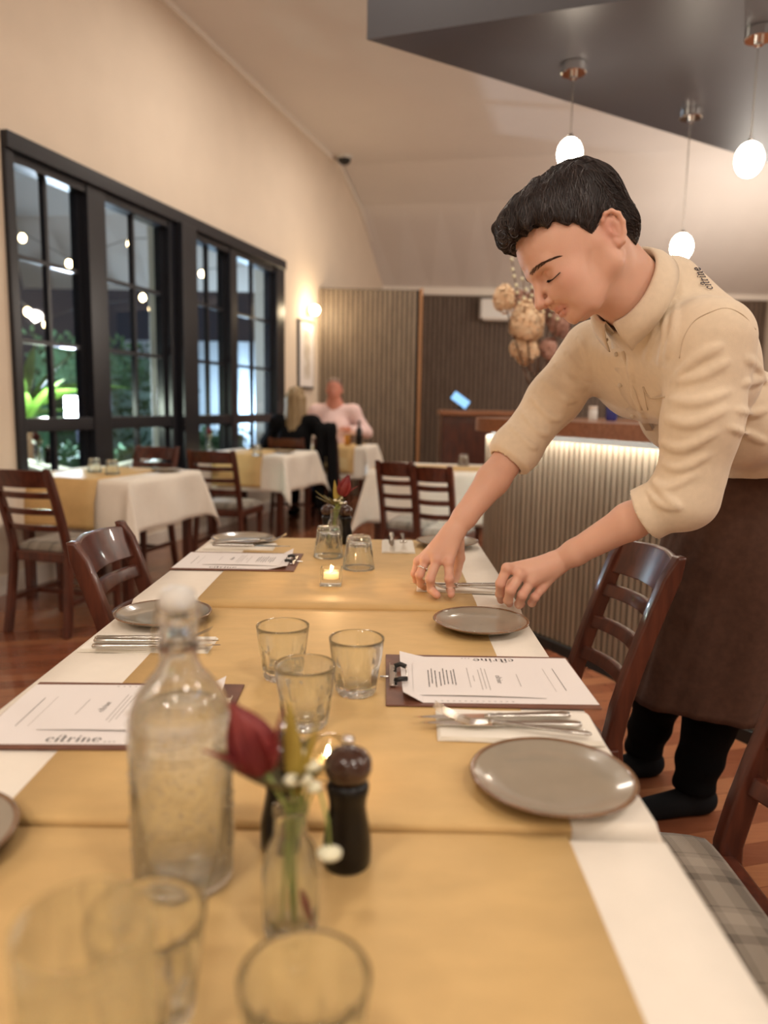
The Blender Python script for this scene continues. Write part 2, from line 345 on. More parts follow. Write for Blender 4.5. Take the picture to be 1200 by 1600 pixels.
# cornice along the window wall, following the rake
def cor(pts):
    m = MB()
    for (t0, z0), (t1, z1) in zip(pts[:-1], pts[1:]):
        a, b = wpt(t0, .002), wpt(t1, .002); a2, b2 = wpt(t0, .05), wpt(t1, .05)
        m.add([(*a, z0), (*b, z1), (*b2, z1), (*a2, z0), (*a, z0-.05), (*b, z1-.05), (*b2, z1-.05), (*a2, z0-.05)], [(0, 1, 2, 3), (4, 7, 6, 5), (0, 4, 5, 1), (3, 2, 6, 7), (0, 3, 7, 4), (1, 5, 6, 2)])
    return m
struct(cor([(-9, CZ), (6.1, CZ), (7.0, 4.02), (8.5, 3.15)]).build('trim_1', K['trim']))
struct(MB().box((2.5, BY-.03, 3.04), (7.4, .06, .12)).build('trim_2', K['trim']))
m = MB(); wbox(m, -9, T0, 0, .12, 0, .015); wbox(m, T0, 8.4, 0, .12, 0, .015); struct(m.build('baseboard_left', K['trim']))
# back wall slats
sl = MB(); x = -.7
while x < RX: sl.box((x, BY-.02, 1.49), (.046, .03, 2.98)); x += .078
struct(sl.build('trim_3', K['slatwall']))
# ---------- window
wf = thing('window_1', None, None); wf['kind'] = 'structure'
fr = MB()
D0, D1 = -.13, .03
wbox(fr, T0, T1, ZT-.10, ZT, D0, D1+.02); wbox(fr, T0, T1, ZB, ZB+.08, D0, D1)
wbox(fr, T0, .17, ZB+.08, ZT-.10, D0, D1); wbox(fr, 4.05, T1, ZB+.08, ZT-.10, D0, D1)
for a, b in ((.86, 1.06), (1.90, 2.30), (2.98, 3.12)): wbox(fr, a, b, ZB+.08, ZT-.10, D0, D1-.01)
wbox(fr, 1.98, 2.22, ZB+.08, ZT-.1, D1-.01, D1+.06)
BAYS = ((.17, .86), (1.06, 1.90), (2.30, 2.98), (3.12, 4.05))
for a, b in BAYS: wbox(fr, a, b, .985, 1.075, D0+.02, D1-.02); wbox(fr, a, b, 2.60, ZT-.10, D0+.02, D1-.02)
fr.build('window_frame', K['black'], wf, bevel=.006)
gb = MB()
for a, b in BAYS:
    mt = (a+b)/2
    for q, wq in ((a+.02, .04), (b-.02, .04), (mt, .028)):
        wbox(gb, q-wq/2, q+wq/2, ZB+.08, .985, -.08, -.04); wbox(gb, q-wq/2, q+wq/2, 1.075, 2.60, -.08, -.04)
    for z in (1.56, 2.07): wbox(gb, a+.04, b-.04, z-.014, z+.014, -.078, -.042)
gb.build('glazing_bar', K['black'], wf)
for a, b in BAYS:
    pm = MB(); wbox(pm, a+.001, b-.001, ZB+.081, 2.65, -.063, -.057); pm.build('window_pane', K['pane'], wf)
# ---------- dark soffit over the bar
sof = MB().prism([(-.127, 4.062), (1.042, 3.65), (5.9, 1.94), (5.9, 7.86), (2.771, 5.85)], 3.0, CZ-.002)
struct(sof.build('trim_4', K['soffit']))
# ---------- slatted screen wall beside the window wall
PX0, PX1, PYY = -.86, .40, 9.8
sc = thing('slatted_screen', 'tall pale timber slatted screen wall behind the seated man', 'screen', ((PX0+PX1)/2, PYY+.06, 0))
MB().box((0, .02, 1.32), (PX1-PX0, .10, 2.64)).build('backing_panel', K['slatdark'], sc)
ss = MB(); n = 20
for i in range(n): ss.box((-(PX1-PX0)/2+.02+(PX1-PX0-.08)*i/(n-1), -.045, 1.32), (.040, .034, 2.62))
ss.build('slats', K['slat'], sc)
MB().box(((PX1-PX0)/2+.022, 0, 1.325), (.042, .15, 2.65)).build('timber_edge', K['edge'], sc, bevel=.004)
# ---------- air conditioner, camera dome
ac = thing('air_conditioner', 'white wall air conditioner high on the dark slatted back wall', 'air conditioner', (1.93, BY-.16, 2.58))
MB().box((0, 0, .17), (.88, .20, .32)).build('casing', K['white'], ac, bevel=.03, bseg=4)
MB().box((0, -.085, .005), (.78, .05, .03), Matrix.Rotation(radians(-25), 3, 'X')).build('louvre', K['trim'], ac, bevel=.004)
cp = P(538, 256, 10.2); dm = thing('camera_dome', 'small black security camera dome on the ceiling near the wall', 'security camera', (cp[0], 10.2, CZ-.001))
MB().lathe([(.10, -.03), (.10, 0)], 24).build('base', K['white'], dm, angle=40)
MB().ball((0, 0, -.035), (.085, .085, .07), 20, 12).build('dome', K['cctv'], dm, smooth=True)
# ---------- pendants
def pendant(x, y, zb, label):
    t = thing('pendant_light', label, 'pendant light', (x, y, 3.0), 0, None)
    MB().lathe([(.02, -.075), (.02, -.05), (.062, -.05), (.066, -.046), (.066, -.003), (.062, 0)], 32).build('canopy', K['chrome'], t, angle=40)
    MB().tube([(0, 0, -.07), (0, 0, zb-3+.075)], .0035, 8).build('cord', K['steelhandle'], t)
    MB().lathe([(.014, zb-3+.05), (.018, zb-3+.07), (.012, zb-3+.10)], 20).build('lamp_holder', K['chrome'], t, angle=40)
    MB().ball((0, 0, zb-3), (.066, .066, .082), 28, 18).build('glass_globe', K['bulb'], t, smooth=True)
pendant(.964, 4.291, 2.55, 'pendant light glowing just above the waiter\'s head')
pendant(1.821, 4.884, 2.20, 'lowest and smallest looking pendant light, behind the waiter\'s back')
pendant(1.747, 3.885, 2.41, 'largest looking pendant light at the right edge')
# ---------- wall sconce and picture
sx, sy = wpt(5.02, .0); sz = 2.30
spot('sconce_lamp', wpt(5.02, .22)+(sz,), 13, (1, .78, .5), .06)
scn = thing('wall_sconce', 'lit wall sconce beside the window above the framed picture', 'wall light', (sx, sy, sz), -PHI)
MB().box((.03, 0, 0), (.06, .06, .10)).build('bracket', K['steelhandle'], scn, bevel=.005)
MB().ball((.10, 0, .02), .06, 20, 12).build('glass_globe', K['sconce'], scn, smooth=True)
sx, sy = wpt(4.95, .0)
pf = thing('framed_picture', 'tall framed picture on the wall between window and slatted screen', 'picture', (sx, sy, 1.78), -PHI)
MB().box((.012, 0, 0), (.024, .50, .82)).build('frame', K['black'], pf, bevel=.003)
MB().box((.026, 0, 0), (.004, .44, .76)).build('mount', K['paper'], pf)
MB().box((.029, 0, 0), (.003, .20, .58)).build('print', K['picture'], pf)

# ============================================================ OUTSIDE
gp = MB().prism([wpt(-9, -.22), wpt(14, -.22), wpt(14, -16), wpt(-9, -16)], -.05, -.005); struct(gp.build('trim_5', K['ground']))
fp = P(120, 636, 8.2)
fd = thing('flood_light', 'bright white garden flood light seen through the left window', 'flood light', (fp[0], fp[1], 0))
MB().box((0, .05, fp[2]/2-.05), (.05, .05, fp[2]-.1)).build('post', K['black'], fd)
MB().box((0, .05, fp[2]), (.30, .08, .26)).build('housing', K['black'], fd, bevel=.008)
MB().box((0, .003, fp[2]), (.26, .012, .22)).build('lens', K['flood'], fd)
spot('flood_lamp', (fp[0]+.1, fp[1]-.35, fp[2]+.1), 240, (.72, .86, 1)); spot('flood_lamp', tuple(P(405, 640, 13)), 200, (.6, .82, 1))
spot('palm_fill', tuple(P(72, 640, 5.75)), 32, (.9, 1, .8))  # added light that brightens the palm, no fitting of its own
# festoon string with bulbs
for k, (lab, pts) in enumerate((('upper string of festoon bulbs outside the left window', [(35, 372), (108, 412), (203, 381)]), ('lower string of festoon bulbs outside the left window', [(43, 487), (72, 507), (132, 485)]), ('string of festoon bulbs outside the middle and right window bays', [(223, 465), (237, 483), (315, 428)]))):
    f3 = [P(px, py, 8.4+.6*i+.5*k) for i, (px, py) in enumerate(pts)]
    st = thing('string_light', lab, 'string light', f3[0]); o0 = f3[0]
    MB().tube([p-o0+np.array([0, 0, .06]) for p in [f3[0]+(f3[0]-f3[1])*.8]+f3+[f3[-1]+np.array([.6, 1, .25])]], .006, 6).build('cable', K['rubber'], st)
    for p in f3: MB().ball(p-o0, (.036, .036, .045), 14, 10).build('bulb', K['festoon'], st, smooth=True)
# palm
pb = P(40, 690, 6.2); pl = thing('palm_plant', 'bright green spiky palm outside the left edge of the window', 'plant', (pb[0], pb[1], 0))
MB().tube([(0, 0, 0), (0, 0, .6), (.02, 0, 1.15)], [.07, .06, .05], 10).build('trunk', K['twig'], pl, smooth=True)
for i in range(26):
    a = i*2.4; el = .25+.95*((i*7) % 11)/11; d = (cos(a)*cos(el), sin(a)*cos(el), sin(el))
    MB().leaf((.02, 0, .98+.03*(i % 9)), d, .62+.25*((i*5) % 7)/7, .045, -.25, (0, 0, 1), .0015, 9).build('frond', K['palm'], pl, smooth=True)
def shrub(name, c, d, mat, label, n, cat='hedge', leafL=.09):
    mb = MB()
    for i in range(n):
        p = (rng.uniform(-.5, .5)*d[0], rng.uniform(-.5, .5)*d[1], rng.uniform(0, 1)**.8*d[2])
        v = rng.normal(size=3); mb.leaf(p, v, leafL, leafL*.3, .2, rng.normal(size=3), .001, 3)
    mb.box((0, 0, d[2]*.45), (d[0]*.9, d[1]*.5, d[2]*.88)); o = mb.build(name, mat); o.location = c; o.rotation_euler = (0, 0, -PHI+pi/2); return tag(o, label, cat, kind=None)
a = P(212, 600, 10.5); shrub('garden_hedge', (a[0]-.2, 10.5, 0), (3.4, .5, 2.0), K['hedge'], 'tall dark hedge beyond the second window bay', 1500)
a = P(110, 690, 7.4); shrub('garden_hedge', (a[0], 7.4, 0), (1.6, .4, .72), K['hedge'], 'low clipped hedge behind the white outdoor chairs', 700)
a = P(330, 690, 9.6); shrub('garden_hedge', (a[0], 9.6, 0), (1.6, .4, .86), K['hedge'], 'low hedge in front of the pale fence', 600)
a = P(350, 600, 13.5); fc = thing('garden_fence', 'pale blue lit panel fence beyond the right window bays', 'fence', (a[0], 13.5, 0), 0)
m = MB()
for i in range(26): m.box((-1.7+.136*i, 0, 1.12), (.13, .03, 2.24))
m.build('boards', K['fence'], fc); MB().box((0, .03, 2.0), (3.5, .04, .08)).build('rail', K['fence'], fc)
for px, lab in ((252, 'pale square post outside behind the second window bay'), (409, 'pale square post outside behind the last window bay')):
    a = P(px, 600, 7.6 if px < 300 else 10.4); o = MB().box((0, 0, 1.6), (.16, .16, 3.2)).build('veranda_post', K['column'], bevel=.01); o.location = (a[0], a[1], 0); tag(o, lab, 'post')
a = P(150, 712, 6.0)
def patio_chair():
    t = thing('patio_chair', '', 'chair')
    MB().tube([(-.25, 0, 0), (-.25, 0, .62), (-.24, .2, .66), (-.18, .42, .72), (0, .5, .78), (.18, .42, .72), (.24, .2, .66), (.25, 0, .62), (.25, 0, 0)], .022, 10).build('frame', K['white'], t, smooth=True)
    MB().lathe([(.24, .42), (.25, .44), (.24, .46)], 24, (0, .2, 0)).build('seat', K['white'], t, angle=40)
    for q in (-1, 1): MB().tube([(.16*q, .36, 0), (.17*q, .38, .45)], .018, 8).build('leg', K['white'], t, smooth=True)
    return t
pc = Kind(patio_chair); q = P(118, 715, 5.9); pc((q[0], q[1], 0), 1.9, 'white curved patio chair outside, left of the two'); q = P(176, 712, 6.4); pc((q[0], q[1], 0), -1.9, 'white curved patio chair outside, right of the two')
a = P(40, 725, 6.6); o = MB().box((0, 0, .1), (1.2, .5, .2)).build('planter', K['terracotta'], bevel=.02); o.location = (a[0]-.3, 6.7, 0); tag(o, 'orange terracotta planter outside the left window', 'planter')
# ============================================================ BAR
def catmull(pts, n=8, closed=False):
    pts = [np.array(p, float) for p in pts]; out = []; m = len(pts)
    for i in range(m-1 if not closed else m):
        p0 = pts[i-1] if (i > 0 or closed) else 2*pts[0]-pts[1]; p1 = pts[i]; p2 = pts[(i+1) % m]
        p3 = pts[(i+2) % m] if (i+2 < m or closed) else 2*pts[-1]-pts[-2]
        for k in range(n):
            t = k/n; out.append(.5*((2*p1)+(-p0+p2)*t+(2*p0-5*p1+4*p2-p3)*t*t+(-p0+3*p1-3*p2+p3)*t**3))
    if not closed: out.append(pts[-1])
    return out
bc = catmull([(2.1, 1.5), (1.62, 2.16), (1.302, 2.726), (1.093, 3.18), (.855, 3.66), (.635, 4.02), (.580, 4.25), (.66, 4.52), (.92, 4.76), (1.5, 4.95), (2.4, 5.05)], 14)
bc = np.array(bc)
def offs(c, d):
    t = np.gradient(c, axis=0); t /= np.linalg.norm(t, axis=1)[:, None]; return c+np.stack([-t[:, 1], t[:, 0]], 1)*d   # left normal
def arc(c):
    s = np.concatenate([[0], np.cumsum(np.linalg.norm(np.diff(c, axis=0), axis=1))]); return s
bar = thing('bar_counter', 'curved bar counter with lit vertical timber slats and wooden top behind the waiter', 'bar', (1.3, 3.8, 0))
B0 = np.array([1.3, 3.8])
def strip(mb, c, o0, o1, z0, z1):
    a = offs(c, o0)-B0; b = offs(c, o1)-B0; n = len(c)
    vs = [(*p, z0) for p in a]+[(*p, z0) for p in b]+[(*p, z1) for p in a]+[(*p, z1) for p in b]; fs = []
    for i in range(n-1):
        fs += [(i, i+1, n+i+1, n+i), (2*n+i, 3*n+i, 3*n+i+1, 2*n+i+1), (i, 2*n+i, 2*n+i+1, i+1), (n+i, n+i+1, 3*n+i+1, 3*n+i)]
    fs += [(0, n, 3*n, 2*n), (n-1, 3*n-1, 4*n-1, 2*n-1)]
    mb.add(vs, fs); return mb
sgn = 1 if offs(bc, .1)[70][0] < bc[70][0] else -1     # outwards
strip(MB(), bc, -sgn*.10, -sgn*.02, 0, 1.085).build('body_panel', K['slatdark'], bar)
s_ = arc(bc); L = s_[-1]; sb = MB(); x = .1
tt = np.gradient(bc, axis=0)
while x < L-.1:
    px_, py_ = np.interp(x, s_, bc[:, 0]), np.interp(x, s_, bc[:, 1]); tx, ty = np.interp(x, s_, tt[:, 0]), np.interp(x, s_, tt[:, 1])
    sb.box((px_-B0[0], py_-B0[1], .545), (.0235, .026, .98), Rz(atan2(ty, tx))); x += .0362
sb.build('slats', K['slat'], bar)
strip(MB(), bc, -sgn*.02, sgn*.03, 0, .05).build('kick_board', K['slatdark'], bar)
strip(MB(), bc, sgn*.040, sgn*.054, 1.078, 1.088).build('light_strip', K['led'], bar)
strip(MB(), bc, -sgn*.5, sgn*.075, 1.09, 1.135).build('counter_top', K['woodlight'], bar, bevel=.008)
strip(MB(), bc, sgn*.060, sgn*.075, 1.066, 1.09).build('front_lip', K['woodlight'], bar)
# things on the bar
def bottle_small(name, loc, r, h, mat, lab, cat='bottle', capm=None):
    t = thing(name, lab, cat, loc)
    MB().lathe([(r*.9, 0), (r, .01), (r, h*.55), (r*.4, h*.75), (r*.38, h*.9)], 20).build('body', mat, t, angle=40)
    MB().lathe([(r*.45, h*.9), (r*.45, h)], 16).build('cap', capm or K['white'], t, angle=40); return t
BT = 1.1365
def on_bar(px, Y): p = P(px, 640, Y); return (p[0], Y, BT)
bottle_small('syrup_bottle', on_bar(956, 4.0), .03, .14, K['blue'], 'small dark blue bottle on the bar top beside the waiter\'s chest')
jr = thing('glass_jar', 'small pale jar with white lid on the bar top', 'jar', on_bar(927, 4.15))
MB().lathe([(.022, 0), (.024, .01), (.024, .05), (.02, .056)], 20).build('jar', K['white'], jr, angle=40); MB().lathe([(.023, .057), (.023, .075)], 20).build('lid', K['trim'], jr, angle=40)
# dried flower arrangement
vx = P(838, 600, 4.3); hv = thing('glass_vase', 'tall clear vase on the bar behind the waiter\'s face', 'vase', (vx[0], 4.3, BT))
MB().lathe([(.045, 0), (.055, .01), (.05, .12), (.035, .2), (.045, .26)], 28).build('glass', K['glass'], hv, angle=50)
fa = thing('dried_flowers', 'dried peach and dusty pink hydrangea arrangement in the vase on the bar', 'flowers', (vx[0], 4.3, BT+.02))
O = np.array([vx[0], 4.3, BT+.02])
def bloom(px, py, Y, r, mat, n):
    c = P(px, py, Y)-O; mb = MB(); mb.ball(c, (r[0]*.66, r[0]*.6, r[1]*.66), 12, 9); lob = rng.normal(size=(7, 3)); lob /= np.linalg.norm(lob, axis=1)[:, None]
    for i in range(int(n*1.7)):
        v = rng.normal(size=3); v /= np.linalg.norm(v); p = c+v*np.array([r[0], r[0]*.9, r[1]])*(.70+.30*max(0, (lob@v).max())**6+.12*rng.rand()); s = .013*(.8+.5*rng.rand())
        u = np.cross(v, rng.normal(size=3)); u /= np.linalg.norm(u); w2 = np.cross(v, u)
        for k in range(4):
            a = k*pi/2; d = u*cos(a)+w2*sin(a); e = -u*sin(a)+w2*cos(a)
            mb.add([p, p+d*s*.6+e*s*.5, p+d*s*1.25+v*s*.35, p+d*s*.6-e*s*.5], [(0, 1, 2, 3)])
    mb.build('bloom', mat, fa); st = MB(); base = np.array([0, 0, .05]); st.tube([base, base*.3+c*.7+np.array([0, 0, -.02]), c], .004, 6); st.build('stem', K['twig'], fa)
for b in ((787, 465, 4.4, (.062, .085), K['hyd'], 150), (822, 505, 4.35, (.10, .12), K['hyd'], 340), (822, 545, 4.42, (.085, .09), K['hyd'], 240), (846, 470, 4.5, (.085, .08), K['hyd2'], 200), (873, 500, 4.5, (.08, .10), K['hyd2'], 200), (812, 470, 4.5, (.06, .07), K['hyd2'], 120), (857, 545, 4.4, (.05, .06), K['hyd2'], 100), (890, 470, 4.55, (.06, .06), K['hyd'], 100)): bloom(*b)
mb = MB(); pb_ = MB()
for q in range(7):
    tip = P(800+q*14, 395+10*abs(q-1), 4.5)-O; mb.tube([(0, 0, .05), tip*.6, tip], .003, 5)
    for k in range(6): c = tip*(.72+.055*k)+rng.normal(size=3)*.006; pb_.ball(c, .011, 8, 6)
mb.build('twigs', K['twig'], fa); pb_.build('seed_pods', K['cream'], fa, smooth=True)['kind'] = 'stuff'
# ---------- low waiter station against the dark slats
ws = thing('waiter_station', 'dark wooden service cabinet with reddish top beyond the tables', 'cabinet', (1.05, 7.6, 0))
MB().box((0, 0, .55), (1.0, .45, 1.1)).build('body', K['wood'], ws, bevel=.005); MB().box((.06, 0, 1.13), (1.16, .52, .05)).build('top', K['woodlight'], ws, bevel=.008)
for q in (-1, 1):
    d_ = MB().box((q*.25, -.232, .6), (.46, .015, .9)).build('door', K['wood'], ws, bevel=.003); MB().ball((q*.05, -.25, .7), .012, 10, 8).build('knob', K['steelhandle'], d_, smooth=True)
p = P(719, 634, 7.55); tb = thing('tablet_screen', 'small tilted screen glowing blue on the service cabinet', 'screen', (p[0], 7.55, 1.156))
MB().lathe([(.05, 0), (.05, .01), (.012, .02), (.012, .05)], 20).build('stand', K['rubber'], tb); MB().box((0, 0, .10), (.20, .015, .10), Matrix.Rotation(radians(35), 3, 'Y')).build('case', K['rubber'], tb, bevel=.004)
MB().box((0, -.0085, .10), (.18, .003, .085), Matrix.Rotation(radians(35), 3, 'Y')).build('screen', K['screen'], tb)

# ============================================================ TABLES
TZ = .748
def cloth(W, Lh, d, mat, seed=0, wav=.012, name='tablecloth'):
    """rect table 2W x 2Lh centred at 0, top at z=0; d=(xn,xp,yn,yp) drops"""
    r2 = random.Random(seed)
    def axis(h, dn, dp):
        a = []
        if dn > 0: a += [-h-dn*(1-k/11) for k in range(11)]
        a += [-h+2*h*k/14 for k in range(15)]
        if dp > 0: a += [h+dp*(k+1)/11 for k in range(11)]
        return a
    us, vs_ = axis(W, d[0], d[1]), axis(Lh, d[2], d[3]); ph = [r2.uniform(0, 6.28) for _ in range(8)]
    vs = []
    R0 = .012
    for v in vs_:
        for u in us:
            du = max(0, abs(u)-W); dv = max(0, abs(v)-Lh); su = 1 if u > 0 else -1; sv = 1 if v > 0 else -1
            bx = max(-W, min(W, u)); by = max(-Lh, min(Lh, v))
            r = hypot(du, dv)
            if r == 0: vs.append((bx, by, 0)); continue
            a = atan2(dv, du); cornerness = sin(2*a)
            out = min(r, R0)*.6+max(0, r-R0)*(.07+.26*cornerness)
            s = by if du > dv else bx
            out += wav*min(1, r/.15)*sin(s*14+ph[(0 if su > 0 else 1) if du > dv else (2 if sv > 0 else 3)])*(1-cornerness)
            out += .010*min(1, r/.2)*sin(a*8+ph[4])*cornerness
            z = -(r*(.985-.05*cornerness)) if r > R0 else -r*r/R0*.6
            vs.append((bx+su*out*cos(a) if du > 0 else bx, by+sv*out*sin(a) if dv > 0 else by, z))
    nu = len(us); fs = [(j*nu+i, j*nu+i+1, (j+1)*nu+i+1, (j+1)*nu+i) for j in range(len(vs_)-1) for i in range(nu-1)]
    o = MB().add(vs, fs).build(name, mat, None, smooth=True)
    so = o.modifiers.new('solid', 'SOLIDIFY'); so.thickness = .0012; so.offset = 1
    return o
def runner(x0, x1, h, dn, dp, mat, name='paper_runner', R0=.012):
    ys = []
    pr = []
    for k in range(9): 
        if dn > 0: pr.append((-h-R0*.75-(.003 if dn > .05 else .0)-(.05*dn*(1-k/9)+.030*min(1, dn*(1-k/9)/.12) if dn > .05 else 0), -R0-(dn-R0)*(1-k/9)))
    if dn > 0: pr += [(-h-R0*.55, -R0*.45), (-h-R0*.1, -.0015)]
    pr += [(-h+.02+(2*h-.04)*k/12, 0) for k in range(13)]
    if dp > 0:
        pr += [(h+R0*.1, -.0015), (h+R0*.55, -R0*.45)]
        for k in range(9): pr.append((h+R0*.75+(.003 if dp > .05 else 0)+(.05*dp*(k+1)/9+.030*min(1, dp*(k+1)/9/.12) if dp > .05 else 0), -R0-(dp-R0)*(k+1)/9))
    vs = []; nx = 7
    for j, (y, z) in enumerate(pr):
        for i in range(nx): vs.append((x0+(x1-x0)*i/(nx-1), y, z+.0004*sin(i*1.7+j)))
    fs = [(j*nx+i, j*nx+i+1, (j+1)*nx+i+1, (j+1)*nx+i) for j in range(len(pr)-1) for i in range(nx-1)]
    o = MB().add(vs, fs).build(name, mat, None, smooth=True); so = o.modifiers.new('solid', 'SOLIDIFY'); so.thickness = .0006; so.offset = 1
    return o
def table(name, label, c, hw, hl, rz, group=None, dz=0):
    t = thing(name, label, 'table', (c[0], c[1], 0), rz, group); TZ = .748+dz
    MB().box((0, 0, TZ-.019), (2*hw-.004, 2*hl-.004, .03)).build('tabletop', K['wood'], t, bevel=.004)
    MB().box((0, 0, TZ-.07), (2*hw-.16, 2*hl-.16, .07)).build('table_frame', K['wood'], t)
    for a in (-1, 1):
        for b in (-1, 1): MB().box((a*(hw-.06), b*(hl-.06), (TZ-.034)/2), (.05, .05, TZ-.034)).build('leg', K['wood'], t, bevel=.004)
    return t
CX = -.125; HW = .43
MT = [(-.28, .756, 'nearest'), (.768, 1.622, 'middle'), (1.631, 2.44, 'farthest')]
DZ = {'nearest': -.006, 'middle': 0, 'farthest': .012}
def lv(y): return -.006 if y < .762 else (.012 if y > 1.627 else 0)
for y0, y1, nm in MT:
    cy = (y0+y1)/2; hl = (y1-y0)/2
    table('dining_table', f'{nm} table of the long row under the white cloth', (CX, cy), HW-.004, hl-.016, 0, dz=DZ[nm])
    c = cloth(HW, hl-.010, (.26, .26, .26 if y0 < 0 else .02, .26 if y1 > 2.4 else .02), K['linen'], int(cy*10), .004); c.location = (CX, cy, TZ+DZ[nm])
    tag(c, f'white tablecloth on the {nm} table of the long row', 'tablecloth')
    r = runner(-.29, .335 if nm != 'nearest' else .328, hl-.001, .24 if y0 < 0 else .016, .22 if y1 > 2.4 else .010, K['kraft'], R0=.010 if nm == 'farthest' else .006); r.location = (CX, cy, TZ+.0022+DZ[nm])
    tag(r, f'brown kraft paper runner on the {nm} table of the long row', 'table runner')
TOP = TZ+.0032; TOPW = TZ+.0016
# ---------- side tables
SW = .40
t2c = np.array([-1.435, 4.202])+WD*SW-WN*SW; t3c = np.array([-.871, 6.483])+WD*SW-WN*SW
side = [(t2c, -PHI, 'left window table', (.30, .30, .30, .30), 'y'), (t3c, -PHI, 'second window table', (.32, .32, .32, .32), 'y'),
        (np.array([-.47, 8.37]), radians(-10), 'table of the seated man and woman', (.34, .34, .34, .34), 'y'), (np.array([.34, 5.52]), radians(-8), 'table beyond the waiter\'s far arm', (.36, .36, .36, .36), 'x')]
for k, (c, rz, nm, d, ax) in enumerate(side):
    hw = .33 if k == 2 else SW
    table('dining_table', f'square dining table under the white cloth, {nm}', c, hw-.004, hw-.004, rz)
    o = cloth(hw, hw, d, K['linen'], k+3, .016); o.location = (*c, TZ); o.rotation_euler = (0, 0, rz); tag(o, f'white tablecloth hanging over the {nm}', 'tablecloth')
    r = runner(-.26, .21, hw, .28, .28, K['kraft'])
    r.location = (*c, TZ+.0022); r.rotation_euler = (0, 0, rz+(pi/2 if ax == 'x' else 0)); tag(r, f'brown kraft paper runner on the {nm}', 'table runner')

# ============================================================ CHAIRS
def chair(seatmat='plaid', bw=.36, sw=.42, nr=3, H=.865):
    t = thing('dining_chair', '', 'chair')
    # local: faces +Y, back at -Y
    yb = -.20; hb = bw/2-.018
    def post_y(z): return yb if z < .44 else yb-.13*((z-.44)/.42)**1.25
    def post(sx):
        vs = []; fs = []; zs = [0, .12, .3, .44, .52, .60, .68, .76, .82, H-.008, H]
        for z in zs:
            y = post_y(z)+(-.05*(1-z/.44)**1.5 if z < .44 else 0); dp = .022 if z < H-.01 else .012; wx = .0165; x = sx*(sw/2-.03+(hb-(sw/2-.03))*min(1, z/.5))
            if z in (H,): dp = .013
            vs += [(x-wx, y-dp, z), (x+wx, y-dp, z), (x+wx, y+dp, z), (x-wx, y+dp, z)]
        n = len(zs)
        for j in range(n-1):
            for i in range(4): fs.append((j*4+i, j*4+(i+1) % 4, (j+1)*4+(i+1) % 4, (j+1)*4+i))
        fs += [(3, 2, 1, 0), (4*n-4, 4*n-3, 4*n-2, 4*n-1)]
        return MB().add(vs, fs)
    for sx in (-1, 1): post(sx).build('back_post', K['wood'], t, bevel=.006)
    def rail(z, h, bow=.03, top=0):
        vs = []; fs = []; n = 9
        for i in range(n):
            u = -1+2*i/(n-1); x = u*(hb-.012); y0 = -bow*(1-u*u)
            for zz, dz in ((z-h/2, 0), (z+h/2, top*(1-u*u))):
                yy = post_y(zz)+y0
                vs += [(x, yy-.009, zz+dz), (x, yy+.009, zz+dz)]
        for i in range(n-1):
            a = i*4; b = a+4; fs += [(a, b, b+2, a+2), (a+1, a+3, b+3, b+1), (a+2, b+2, b+3, a+3), (a, a+1, b+1, b)]
        fs += [(0, 2, 3, 1), (4*n-4, 4*n-3, 4*n-1, 4*n-2)]
        return MB().add(vs, fs)
    rail(H-.055, .085, .032, .006).build('crest_rail', K['wood'], t, bevel=.004)
    for k in range(nr): rail(.74-.085*k-.012 if nr == 3 else .69-.10*k, .032, .032).build('back_rail', K['wood'], t, bevel=.004)
    fw = sw/2
    MB().prism([(-fw+.025, -.21), (fw-.025, -.21), (fw, .19), (-fw, .19)], .375, .425).build('seat_frame', K['wood'], t, bevel=.006)
    # cushion: puffy
    vs = []; fs = []; n = 14
    pts = [(-fw+.03, -.185), (fw-.03, -.185), (fw+.002, .205), (-fw-.002, .205)]
    def q(u, v):
        a = np.array(pts[0])*(1-u)+np.array(pts[1])*u; b = np.array(pts[3])*(1-u)+np.array(pts[2])*u; return a*(1-v)+b*v
    for j in range(n+1):
        for i in range(n+1):
            u, v = i/n, j/n; e = (1-(2*u-1)**6)*(1-(2*v-1)**6); p = q(u, v); rr = 1-.03*((2*u-1)**8+(2*v-1)**8)
            vs.append((p[0]*rr, p[1]*rr, .432+.035*e**.45+.008*sin(pi*u)*sin(pi*v)))
    m1 = n+1; fs = [(j*m1+i, j*m1+i+1, (j+1)*m1+i+1, (j+1)*m1+i) for j in range(n) for i in range(n)]
    o_ = len(vs); bd = [i for i in range(n)]+[i*m1+n for i in range(n)]+[n*m1+n-i for i in range(n)]+[(n-i)*m1 for i in range(n)]
    vs += [(vs[i][0]*.99, vs[i][1]*.99, .4255) for i in bd]; nb = len(bd)
    fs += [(bd[i], o_+i, o_+(i+1) % nb, bd[(i+1) % nb]) for i in range(nb)]+[tuple(o_+i for i in range(nb))[::-1]]
    MB().add(vs, fs).build('cushion', K[seatmat], t, smooth=True)
    for sx in (-1, 1): MB().add([(sx*(fw-.028)+a*w, .165+b*w, z) for z, w in ((0, .014), (.375, .019)) for a, b in ((-1, -1), (1, -1), (1, 1), (-1, 1))], [(3, 2, 1, 0), (4, 5, 6, 7), (0, 1, 5, 4), (1, 2, 6, 5), (2, 3, 7, 6), (3, 0, 4, 7)]).build('front_leg', K['wood'], t, bevel=.003)
    for sx in (-1, 1): MB().box((sx*(fw-.03), -.02, .17), (.018, .36, .028)).build('stretcher', K['wood'], t, bevel=.003)
    MB().box((0, -.02, .172), (2*fw-.07, .018, .026)).build('stretcher', K['wood'], t, bevel=.003)
    return t
KC = Kind(chair, 'plaid'); 
EC = Kind(chair, 'plaid', .25, .29)
def face(x, y): return atan2(y, x)-pi/2      # rotation so local +Y points to (x,y)
AX = (-.737, 1.925)   # crest centre of the left foreground chair
